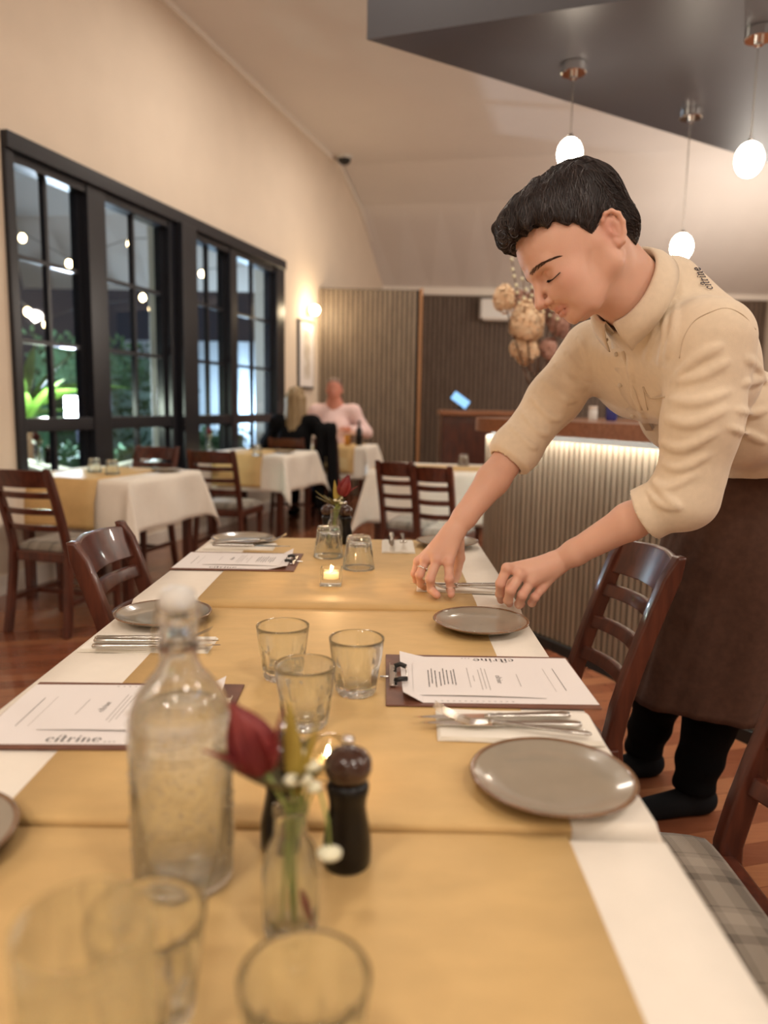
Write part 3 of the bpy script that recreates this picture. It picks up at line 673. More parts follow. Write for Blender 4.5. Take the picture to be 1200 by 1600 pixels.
KC((AX[0]+.33, AX[1], 0), face(1, 0), 'dark wood ladder back chair tucked in at the left of the long table')
p = (-1.60-.19*.964, 3.608+.19*.267); KC((p[0]+.33*WD[0], p[1]+.33*WD[1], 0), -PHI, 'ladder back chair at the far left edge with its back to the camera')
p = (-1.76, 5.2); KC((p[0]-.33*WD[0]*.2, p[1]+.10, 0), pi-PHI, 'chair behind the left window table, only its top rail showing')
KC((-1.165, 5.62, 0), -PHI+.10, 'ladder back chair at the second window table with its back to the camera')
EC((.062+.11, 4.57+.29, 0), face(.35, .94), 'left one of the two ladder back chairs behind the table end')
EC((.268+.11, 4.275+.29, 0), face(.35, .94), 'right one of the two ladder back chairs behind the table end')
NC = Kind(chair, 'plaidblue', .325, .40, 3, .872)
gc = np.array([.625, 1.80]); gd = np.array([-.975, -.22]); NC((gc[0]+gd[0]*.33+.02, gc[1]+gd[1]*.33+.06, 0), face(*gd)-.12, 'ladder back chair with pale plaid cushion between the table and the waiter')
BC = Kind(chair, 'plaid', .40, .47, 3, .90)
BC((.42, 1.06, 0), face(-1, 0), 'nearest chair with brown plaid cushion at the bottom right')
# ============================================================ TABLEWARE
def plate():
    t = thing('side_plate', '', 'plate')
    R = .098
    MB().lathe([(.001, .003), (.045, .003), (.05, 0), (.054, 0), (.058, .004), (.08, .009), (R-.003, .0165), (R-.001, .0178), (R-.0022, .0185), (R-.008, .0172), (.080, .0122), (.062, .0086), (.050, .0075), (.001, .0072)], 72, cap=False).build('dish', K['plate'], t, smooth=True)
    MB().lathe([(R-.006, .0158), (R-.0012, .0168), (R+.0004, .0180), (R-.0014, .0194), (R-.0042, .0190), (R-.006, .0182)], 72, cap=False).build('rim', K['platerim'], t, smooth=True)
    return t
PK = Kind(plate)
PK((.206, .846, TOP), 0, 'nearest right plate, large taupe stoneware at the table corner', None)
PK((.202, 1.497, TOP), 0, 'taupe plate in front of the waiter\'s hands on the right side', None)
PK((-.452, 1.515, TOPW+.001), 0, 'taupe plate on the left side in front of the tucked in chair', None)
PK((-.442, 2.335, TOPW+.001), 0, 'taupe plate at the far left corner of the long table', None)
PK((.20, 2.335, TOP), 0, 'taupe plate at the far right corner behind the waiter\'s hand', None)
q = T(-52, 1310); PK((q[0]-.045, .705, TOPW+.0012), 0, 'taupe plate cut off by the left edge behind the water bottle', None)
for (c, nm, off) in ((side[0][0], 'left window table', (.28, .20)), (side[1][0], 'second window table', (.28, -.1))):
    x, y = c+WN*off[0]+WD*off[1]; PK((x, y, TOP), 0, f'taupe plate on the {nm}', None)

def knife():
    t = thing('table_knife', '', 'knife'); top = []; n = 16
    for i in range(n+1):
        u = i/n; x = .005+.113*u; w_ = .009*(1-(u**5))+.0006; top.append((x, -w_*(.35+.65*(1-u**3)), w_*.75))
    vs = []
    for x, y0, y1 in top: vs += [(x, y0, .0032), (x, y1, .0036), (x, y1, .0046), (x, y0, .0040)]
    fs = [(j*4+i, j*4+(i+1) % 4, (j+1)*4+(i+1) % 4, (j+1)*4+i) for j in range(n) for i in range(4)]+[(3, 2, 1, 0), (4*n, 4*n+1, 4*n+2, 4*n+3)]
    MB().add(vs, fs).build('blade', K['steel'], t, angle=60)
    MB().tube([(.016, 0, .0045), (.008, 0, .0046), (.001, 0, .005), (-.006, 0, .005), (-.012, 0, .005), (-.03, 0, .0052), (-.08, 0, .0058), (-.100, 0, .0058), (-.106, 0, .0055), (-.108, 0, .005)], [.0035, .0062, .0042, .0062, .0052, .006, .0075, .0078, .0062, .002], 14, .66).build('handle', K['steelhandle'], t, smooth=True)
    return t
def fork():
    t = thing('table_fork', '', 'fork')
    z = lambda x: .004+.010*max(0, (x-.015)/.09)**1.2+(-.004 if False else 0)-.006*max(0, 1-abs(x-.055)/.03)
    MB().tube([(-.104, 0, .004), (-.100, 0, .0045), (-.06, 0, .005), (-.02, 0, .006), (.01, 0, .0075), (.026, 0, .0075), (.034, 0, .006)], [.002, .0062, .0052, .0036, .0028, .0034, .006], 12, .5).build('handle', K['steelhandle'], t, smooth=True)
    hd = MB()
    def ribbon(pts, w0, w1, th=.0012):
        n = len(pts); vs = []
        for i, (x, y, zz) in enumerate(pts):
            w_ = w0+(w1-w0)*i/(n-1); vs += [(x, y-w_, zz), (x, y+w_, zz), (x, y+w_, zz+th), (x, y-w_, zz+th)]
        hd.add(vs, [(j*4+i, j*4+(i+1) % 4, (j+1)*4+(i+1) % 4, (j+1)*4+i) for j in range(n-1) for i in range(4)]+[(3, 2, 1, 0), (4*n-4, 4*n-3, 4*n-2, 4*n-1)])
    zc = lambda x: .0055-.0035*sin(min(1, (x-.03)/.035)*pi/2)+.019*max(0, (x-.055)/.052)**1.5
    ribbon([(x, 0, zc(x)) for x in (.030, .036, .044, .052, .060)], .005, .0115)
    for k in range(4):
        y = -.0094+.00627*k; ribbon([(x, y*(1+.02*i), zc(x)) for i, x in enumerate((.058, .066, .075, .085, .095, .104, .110))], .0021, .0009)
    hd.build('tines', K['steel'], t, angle=50); return t
KN, FK = Kind(knife), Kind(fork)
def lay(kind, tip, end, z, lab, shift=0, px=True):
    if px: c0 = (T(*tip, z)+T(*end, z))/2; z = z+lv(c0[1]) if c0[1] < 2.6 else z
    elif tip[1] < 2.6: z = z+lv(tip[1])
    a = T(*tip, z) if px else np.array([*tip, z]); b = T(*end, z) if px else np.array([*end, z]); d = a-b; c = (a+b)/2
    return kind((c[0], c[1], z), atan2(d[1], d[0]), lab)
def napkin(c, w, d, rz, lab, th=.006):
    c = (c[0], c[1], c[2]+lv(c[1])); t = thing('folded_napkin', lab, 'napkin', c, rz)
    for k in range(3):
        vs = []; n = 8; ww = w-.004*k; dd = d-.003*k; z0 = th*k/3+.0003
        m = MB()
        for zz in (z0, z0+th/3*.8):
            for j in range(n+1):
                for i in range(n+1): vs.append((-ww/2+ww*i/n, -dd/2+dd*j/n, zz+.0006*sin(i*1.3+j*.7+k)*(1 if 0 < i < n else 0)))
        q = n+1; o = q*q; fs = []
        for j in range(n):
            for i in range(n): a = j*q+i; fs += [(a, a+q, a+q+1, a+1), (o+a, o+a+1, o+a+q+1, o+a+q)]
        bd = [i for i in range(n)]+[i*q+n for i in range(n)]+[n*q+n-i for i in range(n)]+[(n-i)*q for i in range(n)]
        nb = len(bd); fs += [(bd[i], bd[(i+1) % nb], o+bd[(i+1) % nb], o+bd[i]) for i in range(nb)]
        m.add(vs, fs).build('fold', K['napkin'], t, smooth=False)
    return t
NZ = TOP+.0078
napkin((.192, 1.012, TOP), .225, .10, radians(-2), 'folded cream napkin under the knives and fork beside the nearest right plate')
lay(KN, (650, 1124), (897, 1123), NZ, 'knife farther from the camera in the nearest right setting')
lay(KN, (668, 1133), (907, 1138), NZ-.0005, 'knife in the middle of the nearest right setting, under the fork')
f_ = lay(FK, (690, 1126), (918, 1151), NZ+.004, 'fork resting across the knives beside the nearest right plate'); f_.location.x += 0
napkin((.190, 1.775, TOP), .215, .085, radians(-4), 'folded napkin the waiter is laying cutlery on')
lay(KN, (640, 922), (800, 926), NZ, 'knife held straight by the waiter\'s hands')
lay(FK, (660, 926), (812, 934), NZ+.002, 'fork under the waiter\'s hands')
napkin((-.43, 1.352, TOPW), .235, .09, 0, 'folded napkin under cutlery in front of the left plate')
lay(KN, (346, 1011), (133, 1014), NZ, 'knife nearer the camera on the left napkin')
lay(KN, (340, 1004), (140, 1005), NZ, 'knife in the middle of the left napkin')
lay(FK, (330, 1000), (145, 999), NZ+.004, 'fork on the left napkin, nearest the left plate')
napkin((-.435, 2.262, TOPW), .21, .10, 0, 'folded napkin under cutlery beside the far left plate')
lay(KN, (455, 862), (325, 860), NZ, 'knife on the far left napkin'); lay(FK, (446, 852), (333, 855), NZ+.002, 'fork on the far left napkin')
napkin((.045, 2.30, TOP), .10, .20, 0, 'folded napkin by the far right plate')
lay(FK, (.06, 2.22), (.06, 2.40), NZ, 'fork on the far right napkin', px=False); lay(KN, (.025, 2.21), (.025, 2.40), NZ, 'knife on the far right napkin', px=False)

# ---------- lettering
def arcp(cx, cy, rx, ry, a0, a1, n=14): return [(cx+rx*cos(radians(a0+(a1-a0)*k/n)), cy+ry*sin(radians(a0+(a1-a0)*k/n))) for k in range(n+1)]
def stroke(out, pts, w):
    """variable width ribbon; w(dir)->half width"""
    n = len(pts); L_, R_ = [], []
    for i, p in enumerate(pts):
        a = pts[max(0, i-1)]; b = pts[min(n-1, i+1)]; dx, dy = b[0]-a[0], b[1]-a[1]; l = hypot(dx, dy) or 1; dx /= l; dy /= l
        h = w(dx, dy); L_.append((p[0]-dy*h, p[1]+dx*h)); R_.append((p[0]+dy*h, p[1]-dx*h))
    for i in range(n-1): out.append([L_[i], L_[i+1], R_[i+1], R_[i]])
TH_ = lambda dx, dy: .022+.085*abs(dy)**2
def word_citrine(script=False):
    q = []; w = (lambda dx, dy: .065) if script else TH_
    hair = lambda dx, dy: .065 if script else .02
    x = 0
    def stem(x, h=1.0, y0=0): stroke(q, [(x, y0), (x, h)], (lambda a, b: .07) if script else (lambda a, b: .105))
    def serif(x, y, l=.17): stroke(q, [(x-l, y), (x+l, y)], hair)
    # c
    stroke(q, arcp(.36, .5, .34, .48, 50, 310), w); stroke(q, arcp(.55, .78, .07, .08, 0, 360, 8), lambda a, b: .05)
    # i
    stem(1.05); serif(1.05, .02); serif(.98, .98, .1); stroke(q, arcp(1.05, 1.36, .05, .05, 0, 360, 8), lambda a, b: .06)
    # t (tall, joined to the i by a high loop)
    stem(1.62, 1.42, .1); stroke(q, arcp(1.80, .16, .18, .15, 180, 330), w); stroke(q, [(1.35, .97), (1.98, .97)], hair)
    stroke(q, arcp(1.36, 1.42, .27, .2, 0, 180), hair)
    # r
    stem(2.35); serif(2.35, .02); serif(2.28, .98, .1); stroke(q, arcp(2.62, .66, .24, .30, 170, 60), hair); stroke(q, arcp(2.74, .86, .05, .06, 0, 360, 8), lambda a, b: .05)
    # i
    stem(3.22); serif(3.22, .02); serif(3.15, .98, .1); stroke(q, arcp(3.22, 1.36, .05, .05, 0, 360, 8), lambda a, b: .06)
    # n
    stem(3.80); serif(3.80, .02); serif(3.73, .98, .1); stroke(q, arcp(4.10, .66, .28, .31, 170, 10), hair); stem(4.38, .70); serif(4.38, .02)
    # e
    stroke(q, arcp(5.20, .5, .36, .48, 0, 320), w); stroke(q, [(4.88, .52), (5.54, .52)], hair)
    return q
def print_quads(quads, f, name, mat, parent, th=.00012):
    m = MB()
    for qd in quads:
        p = [np.array(f(*c)) for c in qd]; m.add([a[0] for a in p]+[a[0]+a[1]*th for a in p], [(0, 1, 2, 3), (7, 6, 5, 4), (0, 4, 5, 1), (1, 5, 6, 2), (2, 6, 7, 3), (3, 7, 4, 0)])
    return m.build(name, mat, parent)
def hline(out, x0, y0, x1, y1, h): stroke(out, [(x0, y0), (x1, y1)], lambda a, b: h)
# ---------- clipboards with menus. Local frame: clip at +x, logo reads along the -y edge
def clipboard(label, c, rz, sheets):
    t = thing('clipboard', label, 'clipboard', (*c, TOP+lv(c[1])), rz)
    MB().box((0, 0, .0016), (.325, .232, .003)).build('board', K['board'], t, bevel=.0012)
    cl = MB(); cl.box((.150, 0, .0065), (.010, .095, .002)); cl.box((.1555, 0, .0085), (.002, .095, .006)); cl.box((.1455, 0, .0055), (.003, .095, .004))
    cb = cl.build('clip', K['chrome'], t, bevel=.0006)
    MB().tube([(.150, -.032, .009), (.138, -.034, .013), (.128, -.030, .0105), (.128, .030, .0105), (.138, .034, .013), (.150, .032, .009)], .0015, 8).build('clip_lever', K['chrome'], t, smooth=True)
    for s in (-1, 1): MB().tube([(.148, s*.033, .0105), (.138, s*.035, .0135), (.129, s*.029, .0115)], .0042, 10).build('rubber_grip', K['rubber'], t, smooth=True)
    MB().tube([(.158, .0, .004), (.172, 0, .0035)], .002, 6).build('hook', K['steelhandle'], t)
    def up(pt, h=0): return (Vector(t.location)+Rz(rz) @ Vector((*pt, 0)))+Vector((0, 0, .0033+h))
    def sheet(w, d, h, pt, rr, lab, curl):
        o = thing('menu_sheet', lab, 'menu', up(pt, h), rz+rr); vs = []; n = 20
        def zz(x, y):
            u, v = x/w+.5, y/d+.5; z = 0
            if curl: z += .016*max(0, (u-.90)/.10)*max(0, (v-.72)/.28)**1.5+.010*max(0, (u-.86)/.14)*max(0, (.2-v)/.2)
            else: z += .0015*sin(pi*u)
            return z
        for k in (0, .00035):
            for j in range(n+1):
                for i in range(n+1): x, y = -w/2+w*i/n, -d/2+d*j/n; vs.append((x, y, k+zz(x, y)))
        q = n+1; oo = q*q; fs = []
        for j in range(n):
            for i in range(n): a = j*q+i; fs += [(a, a+q, a+q+1, a+1), (oo+a, oo+a+1, oo+a+q+1, oo+a+q)]
        bd = [i for i in range(n)]+[i*q+n for i in range(n)]+[n*q+n-i for i in range(n)]+[(n-i)*q for i in range(n)]; nb = len(bd)
        fs += [(bd[i], bd[(i+1) % nb], oo+bd[(i+1) % nb], oo+bd[i]) for i in range(nb)]
        MB().add(vs, fs).build('paper', K['paper'], o, smooth=False); return o, zz
    o1, z1 = sheet(.297, .21, 0, (-.012, 0), radians(.8), sheets[0], True)
    f1 = lambda s, x0, y0: (lambda u, v: ((x0+u*s, y0+v*s, .0005+z1(x0+u*s, y0+v*s)), np.array([0, 0, 1.])))
    print_quads(word_citrine(), f1(.0125, -.052, -.098), 'printed_logo', K['ink'], o1)
    qs = []; hline(qs, -.112, -.05, -.112, .05, .0005); print_quads(qs, f1(1, 0, 0), 'printed_rule', K['ink'], o1)
    qs = []; hline(qs, -.095, -.05, -.095, .055, .0003)
    for k in range(3): hline(qs, .024+.006*k, -.098, .027+.006*k, -.098, .0012)
    for k in range(14): hline(qs, -.02+.009*k, .098, -.0165+.009*k, .098, .0009)
    print_quads(qs, f1(1, 0, 0), 'printed_text', K['inkgrey'], o1)
    o2, z2 = sheet(.205, .148, .0006+.0008, (.015, .008), radians(-1.2), sheets[1], False)
    f2 = lambda s, x0, y0: (lambda u, v: ((x0-v*s, y0+u*s, .0005+z2(x0-v*s, y0+u*s)), np.array([0, 0, 1.])))
    print_quads(word_citrine(), f2(.0062, -.034, -.015), 'printed_logo', K['ink'], o2)
    f3 = lambda u, v: ((u, v, .0005+z2(u, v)), np.array([0, 0, 1.]))
    qs = []; r3 = random.Random(int(c[1]*100)); hline(qs, -.07, -.025, -.07, .03, .0005)
    for x, a, b in ((-.019, -.045, .05), (-.013, -.05, .045), (-.007, -.04, .05), (.003, -.012, .014), (.011, -.048, .04)):
        y = a
        while y < b: l = r3.uniform(.004, .012); hline(qs, x, y, x, min(b, y+l), .00055); y += l+.0012
    print_quads(qs, f3, 'printed_rule', K['inkgrey'], o2)
    qs = []
    for x in (.034, .039, .046, .052, .058, .0655, .0715, .077):
        y = -.045+r3.uniform(0, .02); e = .045-r3.uniform(0, .02)
        while y < e: l = r3.uniform(.004, .011); hline(qs, x, y, x, min(e, y+l), .0008); y += l+.0014
    print_quads(qs, f3, 'printed_text', K['ink'], o2)
    return t
clipboard('brown clipboard with menus beside the nearest right plate, clip to the left', (.170, 1.197), pi, ('large menu sheet with curled corner on the right clipboard', 'smaller menu sheet on top on the right clipboard'))
clipboard('brown clipboard with menus at the left behind the water bottle', (-.378, 1.036), radians(1), ('large menu sheet on the left clipboard behind the bottle', 'smaller menu sheet on top on the left clipboard'))
clipboard('brown clipboard with menus on the farthest table at the left, clip beside the tealight', (-.395, 2.045), radians(0), ('large menu sheet on the farthest clipboard', 'smaller menu sheet on top on the farthest clipboard'))

# ---------- tumblers
def tumbler():
    t = thing('water_glass', '', 'glass')
    ro = lambda z: .0315+(.0435-.0315)*(z/.09)**.9
    def rf(r, z, a, j):
        if j > 12: return r            # inner wall
        zz = z/.09; arch = .60-.05*abs(cos(a*4.5)) if True else .6
        f = max(0, min(1, (arch-zz)/.08)); fl_ = abs(cos(a*4.5))
        return r*(1-.085*f*(1-fl_)**1.0*(1 if z > .006 else .4))
    prof = [(.026, 0), (.030, .001)]+[(ro(z), z) for z in (.006, .012, .02, .03, .04, .046, .052, .058, .07, .085)]+[(.0433, .0892), (.0425, .090), (.0415, .0892)]
    prof += [(ro(z)-.0026, z) for z in (.08, .06, .045, .03, .018)]+[(.024, .0145), (.010, .0135), (.0005, .0135)]
    m = MB(); m.lathe(prof, 90, rf=rf, cap=False); n = 90
    m.f.append(tuple(range(n))[::-1]); m.build('glass', K['glass'], t, smooth=True); return t
G = Kind(tumbler)
G((-.162, 1.195, TOP), .1, 'upright tumbler at the back left of the three in the middle', None)
G((-.039, 1.135, TOP), .3, 'upright tumbler at the right of the three in the middle', None)
G((-.106, 1.010, TOP), .0, 'upright tumbler at the front of the three, behind the red flower', None)
G((-.167, .498, TOP), .2, 'blurred tumbler in front of the water bottle', None)
G((-.046, .441, TOP), .2, 'blurred tumbler at the bottom centre edge, nearest the flower vase', None)
def upturned(loc, lab, rz=0):
    t = G(loc, rz, lab); t.location.z += .0902; t.rotation_euler = (pi, 0, rz); return t
upturned((-.158, 2.135, TOP), 'upside down tumbler, left of the two on the farthest table'); upturned((-.066, 1.985, TOP), 'upside down tumbler, right of the two on the farthest table')
for (px, py), nm in (((148, 738), 'upside down tumbler, left of the two on the left window table'), ((176, 741), 'upside down tumbler, right of the two on the left window table'), ((402, 712), 'upside down tumbler on the second window table'), ((724, 728), 'upside down tumbler on the table beyond the waiter\'s far arm')):
    p = T(px, py, TOP); upturned(p, nm)
# tall glass, cut off at the lower left
t = thing('highball_glass', 'tall blurred clear glass cut off at the bottom left corner', 'glass', (-.163, .385, TOP-.006))
MB().lathe([(.034, 0), (.037, .004), (.039, .165), (.0385, .167), (.0375, .165), (.0355, .012), (.0005, .010)], 64, cap=False).build('glass', K['thinglass'], t, smooth=True)

# ---------- swing top bottle
bt = thing('water_bottle', 'clear swing top bottle of water standing left of the flower vase', 'bottle', (-.187, .672, TOP-.006)); bt.scale = (1, 1, 1)
R = .0475
out = [(R-.006, 0), (R-.001, .003), (R, .010), (R, .155), (R-.002, .170), (R-.008, .186), (R-.018, .200), (R-.026, .209), (.0175, .218), (.0165, .232), (.0170, .250), (.0185, .252), (.0185, .262), (.016, .266)]
inn = [(.0115, .266), (.0125, .25), (.013, .22), (R-.029, .207), (R-.021, .198), (R-.011, .184), (R-.0048, .168), (R-.0032, .155), (R-.0032, .014), (R-.008, .008), (.012, .011), (.0005, .012)]
m = MB().lathe(out+inn, 96, cap=False); m.f.append(tuple(range(96))[::-1]); m.build('glass', K['bottleglass'], bt, smooth=True)
wt = [(.0005, .0123), (.012, .0113), (R-.0085, .0086), (R-.0036, .015), (R-.0036, .155), (R-.0050, .167), (R-.0075, .174), (.0005, .174)]
MB().lathe(wt, 80, cap=False).build('water', K['water'], bt, smooth=True)
MB().lathe([(.0005, .258), (.0105, .258), (.0105, .266), (.0165, .267), (.0175, .274), (.0150, .283), (.008, .287), (.0005, .288)], 32, cap=False).build('stopper', K['frost'], bt, smooth=True)
MB().tube([(.0185, 0, .232), (.024, .004, .228), (.026, .006, .222), (.0245, .003, .245), (.021, 0, .262), (.016, 0, .278), (0, 0, .285), (-.016, 0, .278), (-.021, 0, .262), (-.0245, .003, .245), (-.026, .006, .222), (-.024, .004, .228), (-.0185, 0, .232)], .0012, 8).build('wire_bail', K['steelhandle'], bt, smooth=True)
MB().lathe([(.0172, .229), (.0186, .2295), (.0186, .2345), (.0172, .235)], 32, cap=False).build('wire_ring', K['steelhandle'], bt)
dr = MB()
for i in range(700):
    a = rng.uniform(0, 2*pi); z = rng.uniform(.02, .17); s = rng.choice([.0007, .0011, .0016], p=[.5, .35, .15]); dr.ball(((R+s*.3)*cos(a), (R+s*.3)*sin(a), z), (s, s, s*1.1), 6, 5)
for i in range(90):
    a = rng.uniform(0, 2*pi); z = rng.uniform(.222, .262); s = rng.uniform(.0009, .0018); dr.ball((.0178*cos(a), .0178*sin(a), z), s, 6, 5)
o = dr.build('condensation', K['drops'], bt, smooth=True); o['kind'] = 'stuff'

# ---------- mills
def mill():
    t = thing('pepper_mill', '', 'pepper mill')
    MB().lathe([(.0005, 0), (.0225, 0), (.0238, .002), (.0242, .012), (.0236, .024), (.0205, .040), (.0182, .052), (.0190, .060), (.0210, .066), (.0214, .071), (.0195, .0745), (.0165, .076), (.0005, .0765)], 48, cap=False).build('body', K['mill'], t, smooth=True)
    MB().lathe([(.0005, .0768), (.0170, .0768), (.0215, .080), (.0238, .087), (.0232, .094), (.0185, .100), (.0110, .1035), (.0055, .1045), (.0005, .1045)], 48, cap=False).build('head', K['millhead'], t, smooth=True)
    MB().lathe([(.0005, .1045), (.004, .1045), (.0038, .107), (.0055, .109), (.0062, .112), (.005, .1145), (.0005, .1152)], 20, cap=False).build('knob', K['chrome'], t, smooth=True)
    return t
ML = Kind(mill)
ML((-.031, .700, TOP), 0, 'brown topped black pepper mill standing right of the flower vase', None).scale = (1, 1, 1.16)
ML((-.098, .728, TOP), 0, 'black mill half hidden behind the red flower vase', None).scale = (1, 1, 1.16)
ML((-.175, 2.36, TOP), 0, 'left mill behind the upside down tumblers on the farthest table', None)
ML((-.122, 2.35, TOP), 0, 'right mill behind the upside down tumblers on the farthest table', None)
p = T(76, 725, TOP); ML((p[0], p[1], TOP), 0, 'black mill on the left window table', None)
# ---------- bud vases
def budvase():
    t = thing('bud_vase', '', 'vase')
    o = [(.018, 0), (.0225, .002), (.024, .008), (.0245, .03), (.0245, .060), (.021, .078), (.0145, .090), (.0130, .105), (.0148, .112), (.0152, .116), (.0138, .118)]
    i = [(.0122, .115), (.0112, .105), (.0125, .091), (.0190, .077), (.0225, .060), (.0225, .03), (.0218, .010), (.012, .0075), (.0005, .0075)]
    m = MB().lathe(o+i, 56, cap=False); m.f.append(tuple(range(56))[::-1]); m.build('glass', K['glass'], t, smooth=True); return t
VS = Kind(budvase)
def posy(base, zb, label, seedv, petal_dir, s=1.0, drop=True):
    """red bract flower with small cream button flowers; base = vase foot"""
    t = thing('flower_posy', label, 'flowers', (base[0], base[1], base[2]+(lv(base[1]) if base[1] < 2.6 else 0)))
    D = lambda x, y, z: np.array([x, y, z])*s
    hd = D(*petal_dir)
    MB().tube([(.003, 0, .010), (.0, 0, .05), (-.002, 0, .115), hd], .0024, 8).build('stem', K['stem'], t, smooth=True)
    ax = hd-np.array([0, 0, .100]); ax = Vector(ax).normalized()
    e1 = ax.orthogonal().normalized(); e2 = ax.cross(e1); r2 = random.Random(seedv)
    pm = MB()
    for ring, (n, op, L_, w_) in enumerate(((4, .14, .060, .017), (5, .28, .056, .016), (3, .55, .056, .006))):
        for k in range(n):
            a = 2*pi*k/n+ring*.6; o_ = e1*cos(a)+e2*sin(a); d = (ax+o_*op).normalized()
            pm.leaf(Vector(hd)+o_*.004*s, d, L_*s*(1+.1*r2.random()), w_*s, -.28 if ring < 2 else .15, tuple(o_), .0006, 8)
    pm.build('bracts', K['petal'], t, smooth=True)
    lm = MB()
    for a, el, l, w_ in ((3.3, .45, .075, .008), (3.05, .22, .065, .006), (2.5, .35, .055, .006), (4.2, .5, .045, .007), (.3, .4, .04, .006), (5.4, .7, .04, .007), (1.2, .6, .05, .008)):
        lm.leaf(np.array([0, 0, .120])+hd*.06, (cos(a)*cos(el), sin(a)*cos(el), sin(el)), l*s, w_*s, .18, (0, 0, 1), .0006, 7)
    lm.build('leaves', K['leafred'], t, smooth=True)
    gm = MB()
    for a, el, l, w_ in ((.2, 1.32, .072, .0035), (.5, 1.05, .055, .0015), (2.2, 1.38, .080, .008)): gm.leaf((.006, 0, .128), (cos(a)*cos(el), sin(a)*cos(el), sin(el)), l*s, w_*s, .02, (0, -1, 0), .0006, 7)
    gm.build('slender_leaves', K['petaly'], t, smooth=True)
    for k, (x, y, z) in enumerate(((.012, -.008, .146), (.018, .004, .152), (.008, .010, .158), (.020, -.006, .138), (.002, -.010, .146))):
        c = D(x, y, z) if s == 1 else np.array([x, y, z])*np.array([s, s, 1.0])
        fm = MB().tube([(.004, 0, .012), (.004, 0, .085), c], .0011, 6).build('flower_stem', K['stem'], t)
        MB().lathe([(.0005, -.003), (.005, -.003), (.0072, 0), (.005, .0032), (.0005, .004)], 14, c).build('button_flower', K['cream'], t, smooth=True)
    sm = MB().tube([(-.008, .002, .010), (-.004, 0, .084)], .0016, 6); sm.build('stem', K['stem'], t)
    if drop:
        MB().tube([(.006, 0, .116), (.016, -.004, .134), (.026, -.008, .134), (.032, -.012, .112), (.034, -.014, .090)], .0014, 6).build('drooping_stem', K['stem'], t, smooth=True)
        MB().lathe([(.0005, .004), (.004, .003), (.0105, -.001), (.0100, -.004), (.0005, -.002)], 18, (.034, -.014, .086)).build('button_flower', K['cream'], t, smooth=True)
        MB().leaf((.010, -.006, .045), (.30, -.1, -1), .034, .0035, .05, (0, -1, 0)).build('fallen_bract', K['petal'], t, smooth=True)
    return t
VS((-.0745, .597, TOP), 0, 'small clear bud vase with the red flower in the foreground', None)
posy((-.0745, .597, TOP), TOP, 'red pointed flower with small cream blooms in the foreground vase', 3, (-.022, -.002, .150))
VS((-.150, 2.285, TOP), 0, 'small clear bud vase on the farthest table of the long row', None)
posy((-.150, 2.285, TOP), TOP, 'red flower with cream buttons in the vase on the farthest table', 5, (.020, 0, .160), 1.0, False)
for (px, py), nm, dx in (((62, 724), 'left window table', -.01), ((327, 706), 'second window table', .0)):
    p = T(px, py, TOP); VS(p, 0, f'small clear bud vase on the {nm}', None); posy(p, TOP, f'dark red flower in the vase on the {nm}', 8, (dx, 0, .16), 1.0, False)
# ---------- tea lights
def tealight(square):
    t = thing('tealight_holder', '', 'candle')
    if square:
        m = MB(); s = .026
        def sq(z, h, r): return [(h*x, h*y, z) for x, y in ((-1, -1), (1, -1), (1, 1), (-1, 1))]
        rings = [sq(0, s, 0), sq(.042, s, 0), sq(.042, s-.003, 0), sq(.016, s-.0045, 0)]
        vs = [v for r_ in rings for v in r_]; fs = [(j*4+i, j*4+(i+1) % 4, (j+1)*4+(i+1) % 4, (j+1)*4+i) for j in range(3) for i in range(4)]+[(3, 2, 1, 0), (12, 13, 14, 15)]
        m.add(vs, fs).build('glass', K['glass'], t, bevel=.003)
    else:
        MB().lathe([(.024, 0), (.027, .003), (.030, .045), (.029, .046), (.0275, .045), (.0245, .012), (.0005, .011)], 48, cap=False).build('glass', K['glass'], t, smooth=True)
    z0 = .0165 if square else .0125
    MB().lathe([(.0005, z0), (.0185, z0), (.0185, z0+.012), (.016, z0+.013), (.0005, z0+.012)], 28, cap=False).build('wax', K['wax'], t, smooth=True)
    MB().tube([(0, 0, z0+.012), (.0004, 0, z0+.018)], .0007, 6).build('wick', K['rubber'], t)
    l = bpy.data.lights.new('flame_light', 'POINT'); l.energy = .9; l.color = (1, .60, .28); l.shadow_soft_size = .004; lo = bpy.data.objects.new('flame_light', l); COL.objects.link(lo); lo.parent = t; lo.location = (0, 0, z0+.036)
    MB().lathe([(.0004, z0+.0155), (.0022, z0+.018), (.0028, z0+.021), (.0018, z0+.026), (.0003, z0+.031)], 12, cap=False).build('flame', K['flame'], t, smooth=True)
    return t
place(tealight(True), (-.126, 1.80, TOP+.012), .0, 'lit square glass tealight on the farthest table, in front of the upside down tumblers')
place(tealight(False), (-.062, .855, TOP), 0, 'lit round glass tealight behind the foreground pepper mill')
